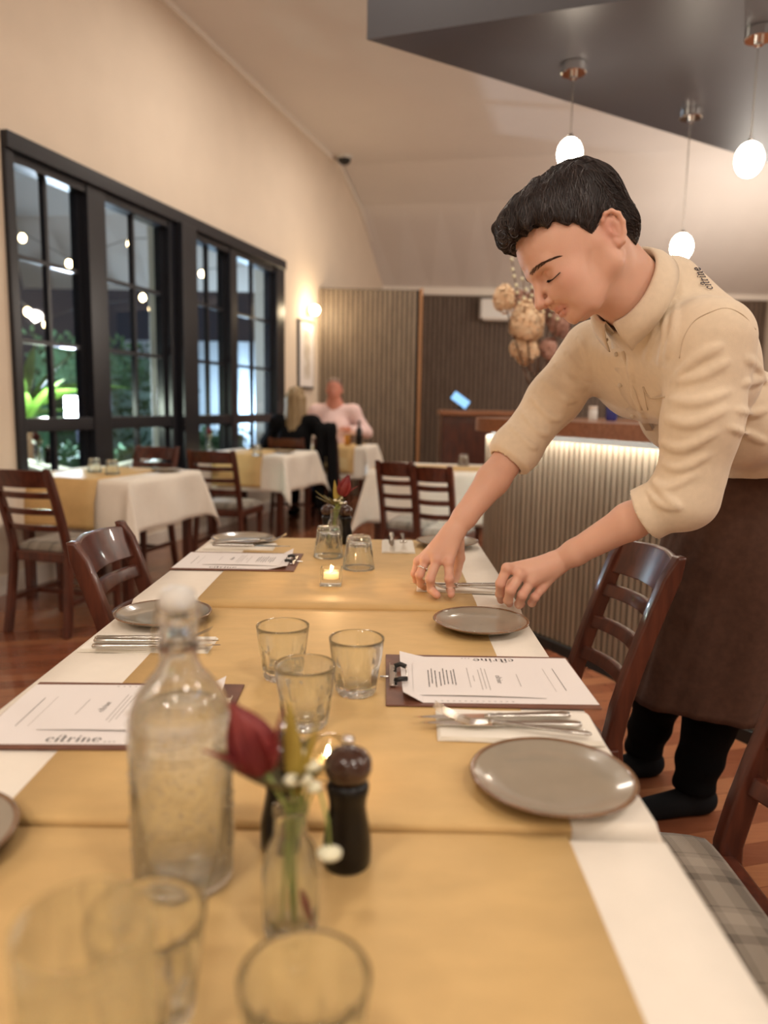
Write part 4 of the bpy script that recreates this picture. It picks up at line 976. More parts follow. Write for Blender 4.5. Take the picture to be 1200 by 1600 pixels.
# ============================================================ PEOPLE: distance-field modelling
def nrm(v): v = np.asarray(v, float); return v/np.linalg.norm(v)
def cap(a, b, ra, rb=None, k=.01, op='u', cut=None, flat=None):
    return dict(t='c', a=np.asarray(a, float), b=np.asarray(b, float), ra=ra, rb=ra if rb is None else rb, k=k, op=op, cut=cut, flat=flat)
def ell(c, r, R=None, k=.01, op='u', cut=None): return dict(t='e', c=np.asarray(c, float), r=np.asarray(r, float)*np.ones(3), R=np.eye(3) if R is None else np.asarray(R), k=k, op=op, cut=cut)
def chain(pts, rs, k=.01, **kw): return [cap(pts[i], pts[i+1], rs[i], rs[i+1], k, **kw) for i in range(len(pts)-1)]
def pd(pr, X):
    if pr['t'] == 'c':
        a, b = pr['a'], pr['b']; ab = b-a; l2 = ab@ab
        t = np.clip((X-a)@ab/l2, 0, 1) if l2 > 1e-12 else np.zeros(len(X))
        q = X-a-t[:, None]*ab
        if pr['flat'] is not None:     # squash: (axis, factor) distance along axis counts more
            ax, f = pr['flat']; ax = nrm(ax); q = q+(q@ax)[:, None]*ax*(1/f-1)
        d = np.linalg.norm(q, axis=1)-(pr['ra']+(pr['rb']-pr['ra'])*t)
    else:
        q = (X-pr['c'])@pr['R'].T; k0 = np.linalg.norm(q/pr['r'], axis=1); k1 = np.linalg.norm(q/pr['r']**2, axis=1)+1e-9; d = k0*(k0-1)/k1
    if pr['cut'] is not None:
        for p, n in pr['cut']: d = np.maximum(d, (X-p)@n)
    return d
def evalp(prims, X, post=None):
    d = np.full(len(X), 1.0)
    for pr in prims:
        e = pd(pr, X); k = pr['k']
        if pr['op'] == 'u': h = np.maximum(k-np.abs(d-e), 0)/k; d = np.minimum(d, e)-h*h*k*.25
        else: e = -e; h = np.maximum(k-np.abs(d-e), 0)/k; d = np.maximum(d, e)+h*h*k*.25
    return post(X, d) if post else d
def bb(pr):
    if pr['t'] == 'c':
        r = max(pr['ra'], pr['rb']); f = 1 if pr['flat'] is None else max(1, pr['flat'][1])
        return np.minimum(pr['a'], pr['b'])-r*f, np.maximum(pr['a'], pr['b'])+r*f
    r = pr['r'].max(); return pr['c']-r, pr['c']+r
def axis_grid(lo, hi, h, fine=()):
    out = [lo]
    while out[-1] < hi:
        x = out[-1]; s = h
        for a, b, hf in fine:
            if a-.012 <= x < b: s = min(s, hf if x >= a else (hf+h)/2)
        out.append(x+s)
    return np.array(out)
def surface(prims, h, fine=((), (), ()), post=None, pad=.03, B=40):
    bbs = [bb(p) for p in prims]; un = [i for i, p in enumerate(prims) if p['op'] == 'u']
    lo = np.min([bbs[i][0] for i in un], 0)-pad*.5; hi = np.max([bbs[i][1] for i in un], 0)+pad*.5
    G_ = [axis_grid(lo[i], hi[i], h, fine[i]) for i in range(3)]; N = [len(g) for g in G_]
    keys = []; verts = []; quads = []; flips = []
    for bi in range(0, N[0]-1, B):
        for bj in range(0, N[1]-1, B):
            for bk in range(0, N[2]-1, B):
                gx, gy, gz = G_[0][bi:bi+B+1], G_[1][bj:bj+B+1], G_[2][bk:bk+B+1]
                if min(len(gx), len(gy), len(gz)) < 2: continue
                l = np.array([gx[0], gy[0], gz[0]])-pad; u = np.array([gx[-1], gy[-1], gz[-1]])+pad
                sel = [prims[i] for i in range(len(prims)) if (bbs[i][0] < u).all() and (bbs[i][1] > l).all()]
                if not any(p['op'] == 'u' for p in sel): continue
                X = np.stack(np.meshgrid(gx, gy, gz, indexing='ij'), -1); sh = X.shape[:3]
                D = evalp(sel, X.reshape(-1, 3), post).reshape(sh); I = D < 0
                if I.all() or not I.any(): continue
                nx, ny, nz = sh[0]-1, sh[1]-1, sh[2]-1
                acc = np.zeros((nx, ny, nz, 3)); cnt = np.zeros((nx, ny, nz))
                for ax in range(3):
                    s0 = [slice(None)]*3; s1 = [slice(None)]*3; s0[ax] = slice(0, -1); s1[ax] = slice(1, None)
                    d0, d1 = D[tuple(s0)], D[tuple(s1)]; cr = (d0 < 0) != (d1 < 0)
                    t = np.where(cr, d0/np.where(cr, d0-d1, 1), 0); p = X[tuple(s0)]+(X[tuple(s1)]-X[tuple(s0)])*t[..., None]
                    p = p*cr[..., None]; o = [i for i in range(3) if i != ax]
                    for a in (0, 1):
                        for b in (0, 1):
                            sl = [slice(None)]*3; sl[o[0]] = slice(a, p.shape[o[0]]-1+a); sl[o[1]] = slice(b, p.shape[o[1]]-1+b)
                            acc += p[tuple(sl)]; cnt += cr[tuple(sl)]
                act = cnt > 0; idx = np.argwhere(act); gi = idx+np.array([bi, bj, bk]); K_ = (gi[:, 0]*N[1]+gi[:, 1])*N[2]+gi[:, 2]
                keys.append(K_); verts.append(acc[act]/cnt[act][:, None])
                # quads owned by node (i,j,k) inside block
                for ax in range(3):
                    o1, o2 = (ax+1) % 3, (ax+2) % 3
                    s0 = [slice(0, nx), slice(0, ny), slice(0, nz)]; s1 = list(s0); s1[ax] = slice(1, sh[ax])
                    d0, d1 = I[tuple(s0)], I[tuple(s1)]; e = np.argwhere(d0 != d1)
                    if not len(e): continue
                    fl_ = d0[tuple(e.T)]; g = e+np.array([bi, bj, bk]); g = g; ok = (g[:, o1] > 0) & (g[:, o2] > 0); g = g[ok]; fl_ = fl_[ok]
                    def key(da, db): q = g.copy(); q[:, o1] -= da; q[:, o2] -= db; return (q[:, 0]*N[1]+q[:, 1])*N[2]+q[:, 2]
                    Q = np.stack([key(1, 1), key(0, 1), key(0, 0), key(1, 0)], 1); Q[~fl_] = Q[~fl_][:, ::-1]; quads.append(Q)
    keys = np.concatenate(keys); verts = np.concatenate(verts); quads = np.concatenate(quads)
    o = np.argsort(keys); ks = keys[o]; pos = np.clip(np.searchsorted(ks, quads.ravel()), 0, len(ks)-1); good = (ks[pos] == quads.ravel()).reshape(-1, 4).all(1)
    Fq = o[pos].reshape(-1, 4)[good]; return verts, Fq
def relax(V, F, it=2, lam=.5):
    n = len(V)
    e = np.concatenate([F[:, [0, 1]], F[:, [1, 2]], F[:, [2, 3]], F[:, [3, 0]]]); e = np.concatenate([e, e[:, ::-1]]); deg = np.bincount(e[:, 0], minlength=n)[:, None]
    for _ in range(it):
        for l in (lam, -lam*1.04):
            A = np.stack([np.bincount(e[:, 0], weights=V[e[:, 1], c], minlength=n) for c in range(3)], 1)/np.maximum(deg, 1); V = V+l*(A-V)
    return V
def mesh_np(name, V, F, mat, parent=None, origin=(0, 0, 0), tint=None):
    me = bpy.data.meshes.new(name); V = V-np.asarray(origin)
    me.vertices.add(len(V)); me.vertices.foreach_set('co', V.astype(np.float32).ravel())
    me.loops.add(F.size); me.loops.foreach_set('vertex_index', F.astype(np.int32).ravel()); me.polygons.add(len(F))
    me.polygons.foreach_set('loop_start', np.arange(0, F.size, 4, dtype=np.int32)); me.update(calc_edges=True)
    me.polygons.foreach_set('use_smooth', [True]*len(F)); me.materials.append(mat)
    if tint is not None: a = me.attributes.new('tint', 'FLOAT', 'POINT'); a.data.foreach_set('value', tint.astype(np.float32))
    me.validate(); o = bpy.data.objects.new(name, me); COL.objects.link(o)
    if parent: o.parent = parent
    return o
def wob(X, f, s=0):    # cheap smooth pseudo noise in [-1,1]
    x, y, z = X[:, 0]*f+s, X[:, 1]*f+1.7*s, X[:, 2]*f-s
    return (np.sin(x+1.3*np.sin(y*1.1+z*.7))+np.sin(y*1.2+1.1*np.sin(z*1.3+x*.8)+2)+np.sin(z*1.1+1.2*np.sin(x*.9+y*1.2)+4))/3

# ------------------------------------------------------------ the waiter
HC = P(886, 377, 1.5)
su, cu = sin(TH), cos(TH)
F0 = nrm([-.82, -.57*su, -.57*cu]); U0 = nrm([-.57, .82*su, .82*cu]); S0 = np.array([0, -cu, su]); S0 = nrm(S0-F0*(S0@F0)-U0*(S0@U0))
YAW = radians(3); HF = F0*cos(YAW)+S0*sin(YAW); HS = S0*cos(YAW)-F0*sin(YAW); HU = U0; HR = np.array([HF, HS, HU])
def hl(f, s, u): return HC+HF*f+HS*s+HU*u
def toh(X): return (X-HC)@HR.T
def head_prims():
    p = []
    E = lambda c, r, k=.02, op='u', R=None: p.append(ell(hl(*c), r, HR if R is None else R@HR, k, op))
    Cp = lambda a, b, ra, rb=None, k=.01, op='u': p.append(cap(hl(*a), hl(*b), ra, rb, k, op))
    E((-.010, 0, .012), (.100, .076, .086)); E((.030, 0, -.01), (.064, .064, .070), .03)
    E((.034, 0, -.055), (.052, .056, .070), .03)
    for s in (1, -1):
        Cp((-.022, .056*s, -.085), (.040, .030*s, -.128), .014, .016, .03); Cp((-.025, .060*s, -.05), (-.022, .056*s, -.088), .014, .014, .03)
        E((.055, .040*s, -.066), (.024, .020, .020), .03)         # cheek bone
        E((.048, .034*s, -.098), (.026, .018, .026), .03); E((.074, .020*s, -.074), (.020, .012, .018), .02)
        Cp((.090, .012*s, -.018), (.074, .044*s, -.020), .0075, .007, .016)      # brow
    Cp((.056, .014, -.130), (.056, -.014, -.130), .017, .017, .02)  # chin
    E((.066, 0, -.128), (.013, .015, .012), .015); E((.072, 0, -.116), (.011, .022, .012), .012)
    for s in (1, -1):
        E((.090, .029*s, -.040), (.013, .018, .013), .014, 's')    # eye hollow
        E((.0650, .032*s, -.0395), (.0155, .0185, .0140), .004)       # lid over the eyeball
        p.extend([dict(x, op='s') for x in chain([hl(.083, .016*s, -.0300), hl(.081, .028*s, -.0270), hl(.073, .041*s, -.0310), hl(.064, .049*s, -.0380)], [.0006, .0010, .0010, .0006], .003)])  # lid crease line
    Cp((.090, 0, -.026), (.112, 0, -.070), .0062, .0082, .012)     # nose bridge
    E((.111, 0, -.074), (.0105, .0098, .0085), .008)
    for s in (1, -1): E((.0975, .0125*s, -.0775), (.0105, .0062, .0068), .005); E((.0985, .0062*s, -.0845), (.0045, .0032, .0035), .002, 's'); Cp((.091, .0215*s, -.072), (.0915, .0205*s, -.083), .0010, .0008, .004, 's')
    Cp((.0875, 0, -.088), (.0865, 0, -.098), .008, .008, .012)     # upper lip base
    Cp((.0865, .010, -.1005), (.0880, 0, -.0990), .0044, .0050, .004); Cp((.0865, -.010, -.1005), (.0880, 0, -.0990), .0044, .0050, .004)
    for s in (1, -1): Cp((.0865, .010*s, -.1005), (.0700, .0255*s, -.1060), .0044, .0022, .004)
    Cp((.0838, .008, -.1100), (.0838, -.008, -.1100), .0052, .0052, .004)
    for s in (1, -1): Cp((.0838, .008*s, -.1100), (.0700, .0235*s, -.1075), .0050, .0024, .004)
    for s in (1, -1): Cp((.0925, 0, -.1052), (.0735, .0260*s, -.1070), .0010, .0012, .002, 's')
    # ears
    for s in (1, -1):
        q = lambda f, u, o=0: (f-.012, (.0755+o)*s, u)
        pts = [q(-.026, -.030, -.004), q(-.028, -.017, .003), q(-.036, -.010, .008), q(-.047, -.012, .011), q(-.054, -.024, .013), q(-.054, -.040, .011), q(-.047, -.056, .006), q(-.038, -.067, .002), q(-.031, -.068, 0), q(-.028, -.060, -.001)]
        rs = [.003, .0035, .0036, .0038, .0040, .0040, .0042, .0056, .0056, .004]
        E((-.052, (.0755-.001)*s, -.036), (.016, .0085, .026), .01)
        p.append(ell(hl(-.049, .089*s, -.042), (.0100, .0115, .0145), HR, .005, 's'))
        p.extend(chain([hl(*x) for x in pts], rs, .003))
        p.extend(chain([hl(*x) for x in (q(-.047, -.022, .005), q(-.045, -.036, .005), q(-.041, -.048, .003))], [.0028, .0032, .003], .003))
        E((-.0395, .0775*s, -.043), (.0035, .0040, .0055), .004)
    return p
CCN = P(986, 450, 1.56); NAX = nrm(HC+HF*-.045+HU*-.045-CCN); NK = CCN-NAX*.035
NFR = nrm(P(965, 515, 1.54)-P(1000, 388, 1.57)); NFR = nrm(NFR-NAX*(NFR@NAX)); NSD = np.cross(NAX, NFR)
body = head_prims()
body += [cap(hl(-.050, 0, -.045), NK-NFR*.016, .050, .054, .045), cap(hl(-.012, 0, -.080), NK+NFR*.024, .046, .050, .03), cap(hl(.0, 0, -.115), CCN+NFR*.050, .022, .026, .03), cap(hl(-.060, .030, -.065), CCN+NFR*.040-NSD*.015, .014, .014, .03)]
body.append(ell(hl(.052, 0, -.148), (.012, .03, .010), HR, .02, 's'))
SHL, SHR = P(1120, 528, 1.47), P(925, 545, 1.83)
ELL_, ELR = P(1058, 778, 1.50), P(805, 704, 1.80)
WRL, WRR = P(873, 877, 1.62), P(712, 826, 1.735)
SP = [P(1040, 500, 1.66), P(1090, 600, 1.72), P(1165, 690, 1.95), P(1205, 760, 2.06)]
body += chain(SP, [.09, .10, .072, .075], .05)
body += [cap(SHL, SHR, .052, .052, .05)]
body += chain([SHL, SHL*.45+ELL_*.55, ELL_], [.050, .043, .037], .02) + chain([SHR, SHR*.45+ELR*.55, ELR], [.050, .043, .037], .02)
FL_ = ELL_*.62+WRL*.38; FR_ = ELR*.62+WRR*.38
body += chain([ELL_, FL_+np.array([0, 0, .004]), WRL*.85+ELL_*.15, WRL], [.037, .0385, .0275, .0250], .012)
body += chain([ELR, FR_, WRR*.85+ELR*.15, WRR], [.037, .0385, .0275, .0255], .012)
# legs
HIPL, HIPR = SP[3]+np.array([.03, -.10, -.06]), SP[3]+np.array([-.06, .09, -.06])
KNL, KNR = np.array([.985, 2.08, .50]), np.array([.90, 2.24, .50]); ANL, ANR = np.array([.945, 2.13, .09]), np.array([.87, 2.36, .09])
for hp, kn, an in ((HIPL, KNL, ANL), (HIPR, KNR, ANR)):
    body += chain([hp, kn, kn*.6+an*.4, an], [.085, .056, .052, .036], .03)
    body += [cap(an+np.array([.02, 0, -.045]), an+np.array([-.13, -.04, -.062]), .036, .024, .03, cut=[(np.array([0, 0, .012]), np.array([0, 0, -1.]))])]
# hands
def pp(*a): return P(*a)
def hand(wr, mcp, fingers, thumb, fore, wr_r=.0250):
    p = []
    for i, m in enumerate(mcp):
        w0 = wr+(m-wr)*.12+(np.mean(mcp, 0)-m)*-.10
        p.append(cap(w0, m, .0165, (.0115, .0118, .0112, .0102)[i], .014))
    c = np.mean(mcp, 0); p.append(cap(wr*.7+c*.3, wr*.25+c*.75, .018, .0165, .02))
    for i, m in enumerate(mcp):
        p.append(ell(m+np.array([0, -.003, .003]), (.0105, .0105, .0105) if i < 3 else .009, None, .008))
    for fi, (m, pts) in enumerate(zip(mcp, fingers)):
        s = (1, 1.02, .98, .88)[fi]; ch = [m]+pts
        rs = [.0112*s, .0104*s, .0094*s, .0082*s]
        for j in range(len(ch)-1): p.append(cap(ch[j], ch[j+1], rs[j], rs[j+1], .0022))
        for j in (1, 2): p.append(ell(ch[j], rs[j]*1.07, None, .003))
    p += chain(thumb, [.0150, .0125, .0108, .0092], .006)
    return p
ZC = TOP+.018
def tipz(px, py, z): return T(px, py, z)
MR = [pp(701, 881, 1.700), pp(682, 877, 1.708), pp(665, 876, 1.725), pp(653, 878, 1.745)]
tR = [tipz(705, 929, ZC+.009), tipz(683, 930, ZC+.007), pp(666, 920, 1.752), pp(658, 915, 1.775)]
FRg = [[pp(702, 905, 1.682), pp(704, 921, 1.688), tR[0]], [pp(672, 905, 1.683), pp(674, 921, 1.692), tR[1]], [pp(656, 898, 1.712), pp(658, 912, 1.728), tR[2]], [pp(648, 896, 1.745), pp(651, 907, 1.76), tR[3]]]
thR = [pp(716, 845, 1.745), pp(718, 872, 1.765), pp(713, 898, 1.775), pp(705, 918, 1.770)]
ML_ = [pp(792, 889, 1.585), pp(812, 900, 1.575), pp(829, 910, 1.580), pp(845, 921, 1.595)]
FLg = [[pp(782, 912, 1.580), pp(781, 928, 1.598), tipz(783, 938, ZC+.008)], [pp(798, 922, 1.560), pp(794, 938, 1.575), pp(796, 943, 1.594)], [pp(816, 930, 1.562), pp(811, 944, 1.578), pp(815, 944, 1.598)], [pp(836, 933, 1.575), pp(831, 942, 1.590), pp(834, 938, 1.608)]]
thL = [pp(850, 880, 1.645), pp(822, 893, 1.655), pp(800, 912, 1.650), pp(787, 930, 1.635)]
body += hand(WRR, MR, FRg, thR, ELR) + hand(WRL, ML_, FLg, thL, ELL_)
fx = ((.055, .54, .0019),); fy = ((1.36, 1.80, .0021),); fz = ((.745, .93, .0021), (1.32, 1.66, .0019))
BV, BF = surface(body, .0075, (fx, fy, fz), pad=.06)
BV = relax(BV, BF, 1)
h_ = toh(BV)
def blob(c, r): return np.clip(1.25-np.linalg.norm((h_-np.array(c))/np.array(r), axis=1), 0, 1)
tint = np.zeros(len(BV))
for sdx in (1, -1): tint = np.maximum(tint, .40*blob((-.04, .085*sdx, -.038), (.022, .02, .034)))
lip = np.clip(1.5-np.linalg.norm((h_-np.array([.090, 0, -.1055]))/np.array([.018, .0245, .0105]), axis=1), 0, 1); tint = np.maximum(tint, .42*np.clip(lip*1.6, 0, 1))
for sdx in (1, -1): tint = np.maximum(tint, .22*blob((.06, .045*sdx, -.065), (.03, .03, .03)))
tint = np.maximum(tint, .25*blob((.108, 0, -.075), (.016, .016, .016)))
for m in MR+ML_+[f[0] for f in FRg+FLg]+[f[2] for f in FRg+FLg]: tint = np.maximum(tint, .30*np.clip(1.3-np.linalg.norm(BV-m, axis=1)/.016, 0, 1))
man = thing('person', 'waiter in cream shirt and brown apron bending over the table to straighten cutlery', 'person', (.86, 2.2, 0)); MO = np.array([.86, 2.2, 0])
mesh_np('body', BV, BF, K['skin'], man, MO, tint)

# ---------- shirt
fd_L = nrm(WRL-ELL_); fd_R = nrm(WRR-ELR)
CUL = ELL_+fd_L*.070; CUR = ELR+fd_R*.020          # cuff ends
shirt = [cap(SHL+np.array([-.02, .05, -.005]), SHR+np.array([.03, -.05, -.01]), .080, .076, .05),
         cap(P(1046, 452, 1.62), P(1100, 520, 1.60), .066, .085, .05), cap(CCN-NAX*.045-NFR*.02, CCN-NAX*.045+NFR*.03, .066, .066, .03),
         cap(P(1100, 590, 1.60), P(1000, 590, 1.80), .112, .100, .06),
         cap(P(1160, 655, 1.74), P(1070, 640, 1.90), .112, .112, .07),
         cap(P(1200, 705, 1.85), P(1130, 690, 2.02), .115, .118, .06, cut=[(P(1150, 735, 1.98), np.array([.10, 0, -1.]))])]
UL = ELL_-nrm(ELL_-SHL)*.02
shirt += chain([SHL+np.array([.0, .01, .002]), SHL*.5+ELL_*.5+np.array([.012, 0, 0]), ELL_+np.array([.018, 0, .0])], [.074, .070, .064], .04)
shirt += chain([SHR, SHR*.5+ELR*.5, ELR], [.068, .060, .056], .03)
def cuff(el, cu, d, r0, r1):
    out = [cap(el, cu, r0, r1, .03, cut=[(cu, d)])]
    a = cu-d*.052; out.append(cap(a, cu, r1+.0045, r1+.0055, .004, cut=[(cu, d), (a, -d)]))
    a2 = cu-d*.030; out.append(cap(a2, cu, r1+.0080, r1+.0085, .003, cut=[(cu+d*.001, d), (a2, -d)]))
    out.append(cap(cu-d*.022, cu+d*.04, .0405, .0405, .004, 's', cut=[(cu-d*.018, -d)])); return out
shirt += cuff(ELL_, CUL, fd_L, .060, .0485) + cuff(ELR, CUR, fd_R, .054, .0475)
# neck opening
shirt += [cap(CCN-NAX*.012-NFR*.018, CCN+NAX*.12-NFR*.018, .060, .066, .008, 's'), cap(CCN-NAX*.012+NFR*.030, CCN+NAX*.12+NFR*.030, .056, .060, .008, 's')]
SH0 = list(shirt)
def hit(px, py, prims, y0=1.25, y1=2.3, off=0):
    r = ray(px, py); o = np.array([0, 0, CAMZ]); ys = np.linspace(y0, y1, 420); X = o+np.outer(ys/r[1], r); d = evalp(prims, X); i = np.argmax(d < 0)
    if d[i] >= 0: return None, None
    a, b = ys[i-1], ys[i]
    for _ in range(14):
        m = (a+b)/2
        if evalp(prims, (o+r*(m/r[1]))[None])[0] < 0: b = m
        else: a = m
    p = o+r*(b/r[1]); e = .003; g = np.array([evalp(prims, (p+e*v)[None])[0]-evalp(prims, (p-e*v)[None])[0] for v in np.eye(3)]); n = nrm(g); return p+n*off, n
# folds: ridges raised along the cloth, from place to place
FOLDS = [([(1052, 592), (1090, 560), (1125, 540)], .006), ([(1050, 598), (1095, 588), (1135, 566)], .005), ([(1048, 625), (1090, 628), (1140, 612)], .006), ([(1042, 655), (1080, 662), (1135, 640)], .007), ([(1030, 690), (1068, 700), (1120, 676)], .007), ([(1022, 715), (1060, 732), (1108, 712)], .006),
         ([(1012, 742), (1040, 762), (1088, 742)], .006), ([(1000, 752), (1030, 785), (1060, 795)], .005), ([(1008, 740), (1040, 775), (1062, 792)], .004),
         ([(878, 540), (905, 580), (922, 592)], .005), ([(862, 560), (893, 600), (915, 606)], .005), ([(848, 590), (880, 622), (900, 625)], .006), ([(830, 620), (860, 652), (878, 655)], .006), ([(812, 640), (840, 672), (858, 680)], .005), ([(795, 662), (825, 692), (838, 700)], .005),
         ([(1010, 440), (1022, 470), (1020, 520), (1010, 560)], .005), ([(1030, 430), (1042, 470), (1038, 520), (1030, 570)], .005), ([(1056, 470), (1052, 520), (1040, 560)], .006), ([(985, 560), (990, 610), (1008, 660)], .005), ([(1160, 600), (1180, 596), (1198, 590)], .006), ([(1150, 640), (1178, 646), (1198, 640)], .006), ([(1140, 668), (1172, 680), (1196, 690)], .006), ([(900, 520), (912, 545), (920, 580)], .004), ([(1165, 560), (1185, 575), (1198, 600)], .005)]
for pts, r in FOLDS:
    q = catmull(pts, 5); hs = [hit(x, y, SH0, off=-r*.35)[0] for x, y in q]; hs = [h for h in hs if h is not None]; nh = len(hs)
    for k_, (a, b) in enumerate(zip(hs[:-1], hs[1:])):
        r0, r1 = r*(.25+.6*sin(pi*k_/(nh-1))), r*(.25+.6*sin(pi*(k_+1)/(nh-1))); shirt.append(cap(a, b, r0, r1, .011))
def shirt_post(X, d): return d+.0030*wob(X, 19, 1)+.0010*wob(X, 55, 3)
SV, SF = surface(shirt, .0042, post=shirt_post, pad=.08); SV = relax(SV, SF, 1)
shirt_o = mesh_np('shirt', SV, SF, K['shirt'], man, MO)
def sh_hit(px, py, off=.001): return hit(px, py, shirt, off=off)
def seam(pts, name, mat, r=.0012, off=.0006, flat=1):
    hs = [sh_hit(x, y, off)[0] for x, y in pts]; hs = [h for h in hs if h is not None]
    if len(hs) > 2: hs = catmull(hs, 4)
    MB().tube([h-MO for h in hs], r, 6).build(name, mat, shirt_o, smooth=True)
seam([(1062, 560), (1068, 530), (1085, 502), (1110, 488), (1135, 482), (1160, 492), (1180, 515)], 'armhole_seam', K['seam'])
seam([(1005, 604), (1012, 618), (1022, 622), (1040, 620)], 'pocket_edge', K['seam'], .0022)
seam([(1005, 604), (1012, 640), (1022, 668)], 'pocket_seam', K['seam'], .0009)
def strip_px(L_, R_, name, mat, off=.0025):
    m = MB(); vs = []
    for (a, b) in zip(L_, R_):
        for t in (0, .5, 1):
            h = sh_hit(a[0]+(b[0]-a[0])*t, a[1]+(b[1]-a[1])*t, off)
            vs.append(h[0]-MO if h[0] is not None else vs[-1])
    n = len(L_); m.add(vs, [(j*3+i, j*3+i+1, j*3+i+4, j*3+i+3) for j in range(n-1) for i in (0, 1)]); o = m.build(name, mat, shirt_o, smooth=True)
    s = o.modifiers.new('s', 'SOLIDIFY'); s.thickness = .002; s.offset = 0; return o
strip_px([(955, 520), (957, 545), (962, 575), (968, 605), (980, 640), (1000, 672)], [(976, 520), (976, 545), (980, 575), (990, 605), (1004, 640), (1020, 672)], 'placket', K['shirt'], .0015)
for x, y in ((966, 553), (971, 600), (990, 648)):
    p, n = sh_hit(x, y, .0050)
    if p is not None: MB().ball(p-MO, (.0052, .0030, .0052), 14, 8).build('button', K['shirtbutton'], shirt_o, smooth=True)
# embroidery on the back of the shoulder
def emb(u, v):
    px = 1114+u*(-3.9)+v*(-7.5)+.55*v*(-2.0); py = 452+u*(-6.0)+v*(1.5)+.55*v*(-3.0); h = sh_hit(px, py, .0009)
    return (h[0]-MO, -h[1]*-1) if h[0] is not None else (sh_hit(1105, 440)[0]-MO, np.array([0, -1., 0]))
print_quads(word_citrine(True), emb, 'embroidered_logo', K['thread'], shirt_o, .0006)
# collar: a band round the neck that folds down into two points
def collar():
    vs = []; n = 64
    for i in range(n+1):
        a = radians(9)+radians(342)*i/n; e = abs(i/n-.5)*2; dirv = NFR*cos(a); lat = NSD*sin(a)
        def pt(rf, rl, h): return CCN+NFR*.008+dirv*rf+lat*rl+NAX*h
        dz = .010*max(0, cos(a))
        ln = .040+.022*e**5
        top = pt(.084, .064, .022-dz); mid = pt(.090, .070, .022-dz); inn = pt(.083, .063, -.03)
        low = pt(.090+.012+.008*e, .070+.019+.006*e, .022-dz-ln)
        if e > .9: low = low+NSD*np.sign(sin(a))*.012*(e-.9)*10
        vs += [inn, top, mid, mid*.5+low*.5+nrm(dirv+lat)*.004, low]
    m = 5; fs = [(i*m+j, i*m+j+1, (i+1)*m+j+1, (i+1)*m+j) for i in range(n) for j in range(m-1)]
    o = MB().add([v-MO for v in vs], fs).build('collar', K['shirt'], shirt_o, smooth=True); s = o.modifiers.new('s', 'SOLIDIFY'); s.thickness = .0026; s.offset = 0
    return vs, m, n
cv, cm, cn = collar()
for p_ in (cv[5*3+4], cv[5*(cn-3)+4]):
    MB().ball(p_*.9+CCN*.1-MO, .004, 12, 8).build('collar_button', K['shirtbutton'], shirt_o, smooth=True)

# ---------- apron
WC = P(1172, 722, 1.98)
def apron_mesh():
    vs = []; n = 96; rows = 40; z1 = 1.10; z0 = .375
    for j in range(rows+1):
        t = j/rows; z = z1+(z0-z1)*t
        cx = 1.0-.06*t; cy = 1.985+.095*t; rx = .165+.05*sin(min(1, t*2.2)*pi/2)-.01*t; ry = .150+.05*sin(min(1, t*2.2)*pi/2)+.005*t
        for i in range(n):
            a = 2*pi*i/n; fold = .007*sin(5*a+2+3*t)*min(1, t*2)+.0045*sin(11*a+1-4*t)*t+.004*sin(23*a+14*t+sin(5*a))*(.3+t*.4)
            vs.append((cx+(rx+fold)*cos(a+.35), cy+(ry+fold)*sin(a+.35), z+.012*sin(a*2)*t))
    fs = [(j*n+i, (j+1)*n+i, (j+1)*n+(i+1) % n, j*n+(i+1) % n) for j in range(rows) for i in range(n)]
    return vs, fs
va, fa_ = apron_mesh()
ap = MB().add([np.array(v)-MO for v in va], fa_).build('apron', K['apron'], man, smooth=True); s = ap.modifiers.new('s', 'SOLIDIFY'); s.thickness = .003
tr = chain([HIPL, KNL, KNL*.55+ANL*.45, ANL+np.array([0, 0, .01])], [.098, .082, .074, .062], .03)+chain([HIPR, KNR, KNR*.55+ANR*.45, ANR+np.array([0, 0, .01])], [.098, .082, .074, .062], .03)+[cap(HIPL, HIPR, .10, .10, .05)]
def tr_post(X, d): return np.maximum(d+.003*wob(X, 34, 5)+.003*np.sin(X[:, 2]*70+6*X[:, 0])*np.clip((.5-X[:, 2])*3, 0, 1), .075-X[:, 2])
TV, TF = surface(tr, .008, post=tr_post, pad=.08); mesh_np('trousers', TV, TF, K['trouser'], man, MO)
for an in (ANL, ANR):
    sp = [cap(an+np.array([.03, .008, -.05]), an+np.array([-.15, -.045, -.058]), .044, .034, .03), cap(an+np.array([0, 0, .0]), an+np.array([.01, 0, -.04]), .045, .046, .02)]
    v_, f_ = surface(sp, .006, post=lambda X, d: np.maximum(d, .003-X[:, 2]), pad=.05); mesh_np('shoe', v_, f_, K['blackcloth'], man, MO)
# ring
ra_, rb_ = MR[2], FRg[2][0]; rc_ = ra_*.45+rb_*.55; rd = nrm(rb_-ra_); ru = nrm(np.cross(rd, [0, 1, 0])); rv = np.cross(rd, ru)
MB().tube([rc_+(ru*cos(a)+rv*sin(a))*.0122-MO for a in np.linspace(0, 2*pi, 33)], .0014, 8, 1.5).build('ring', K['silver'], man, smooth=True)

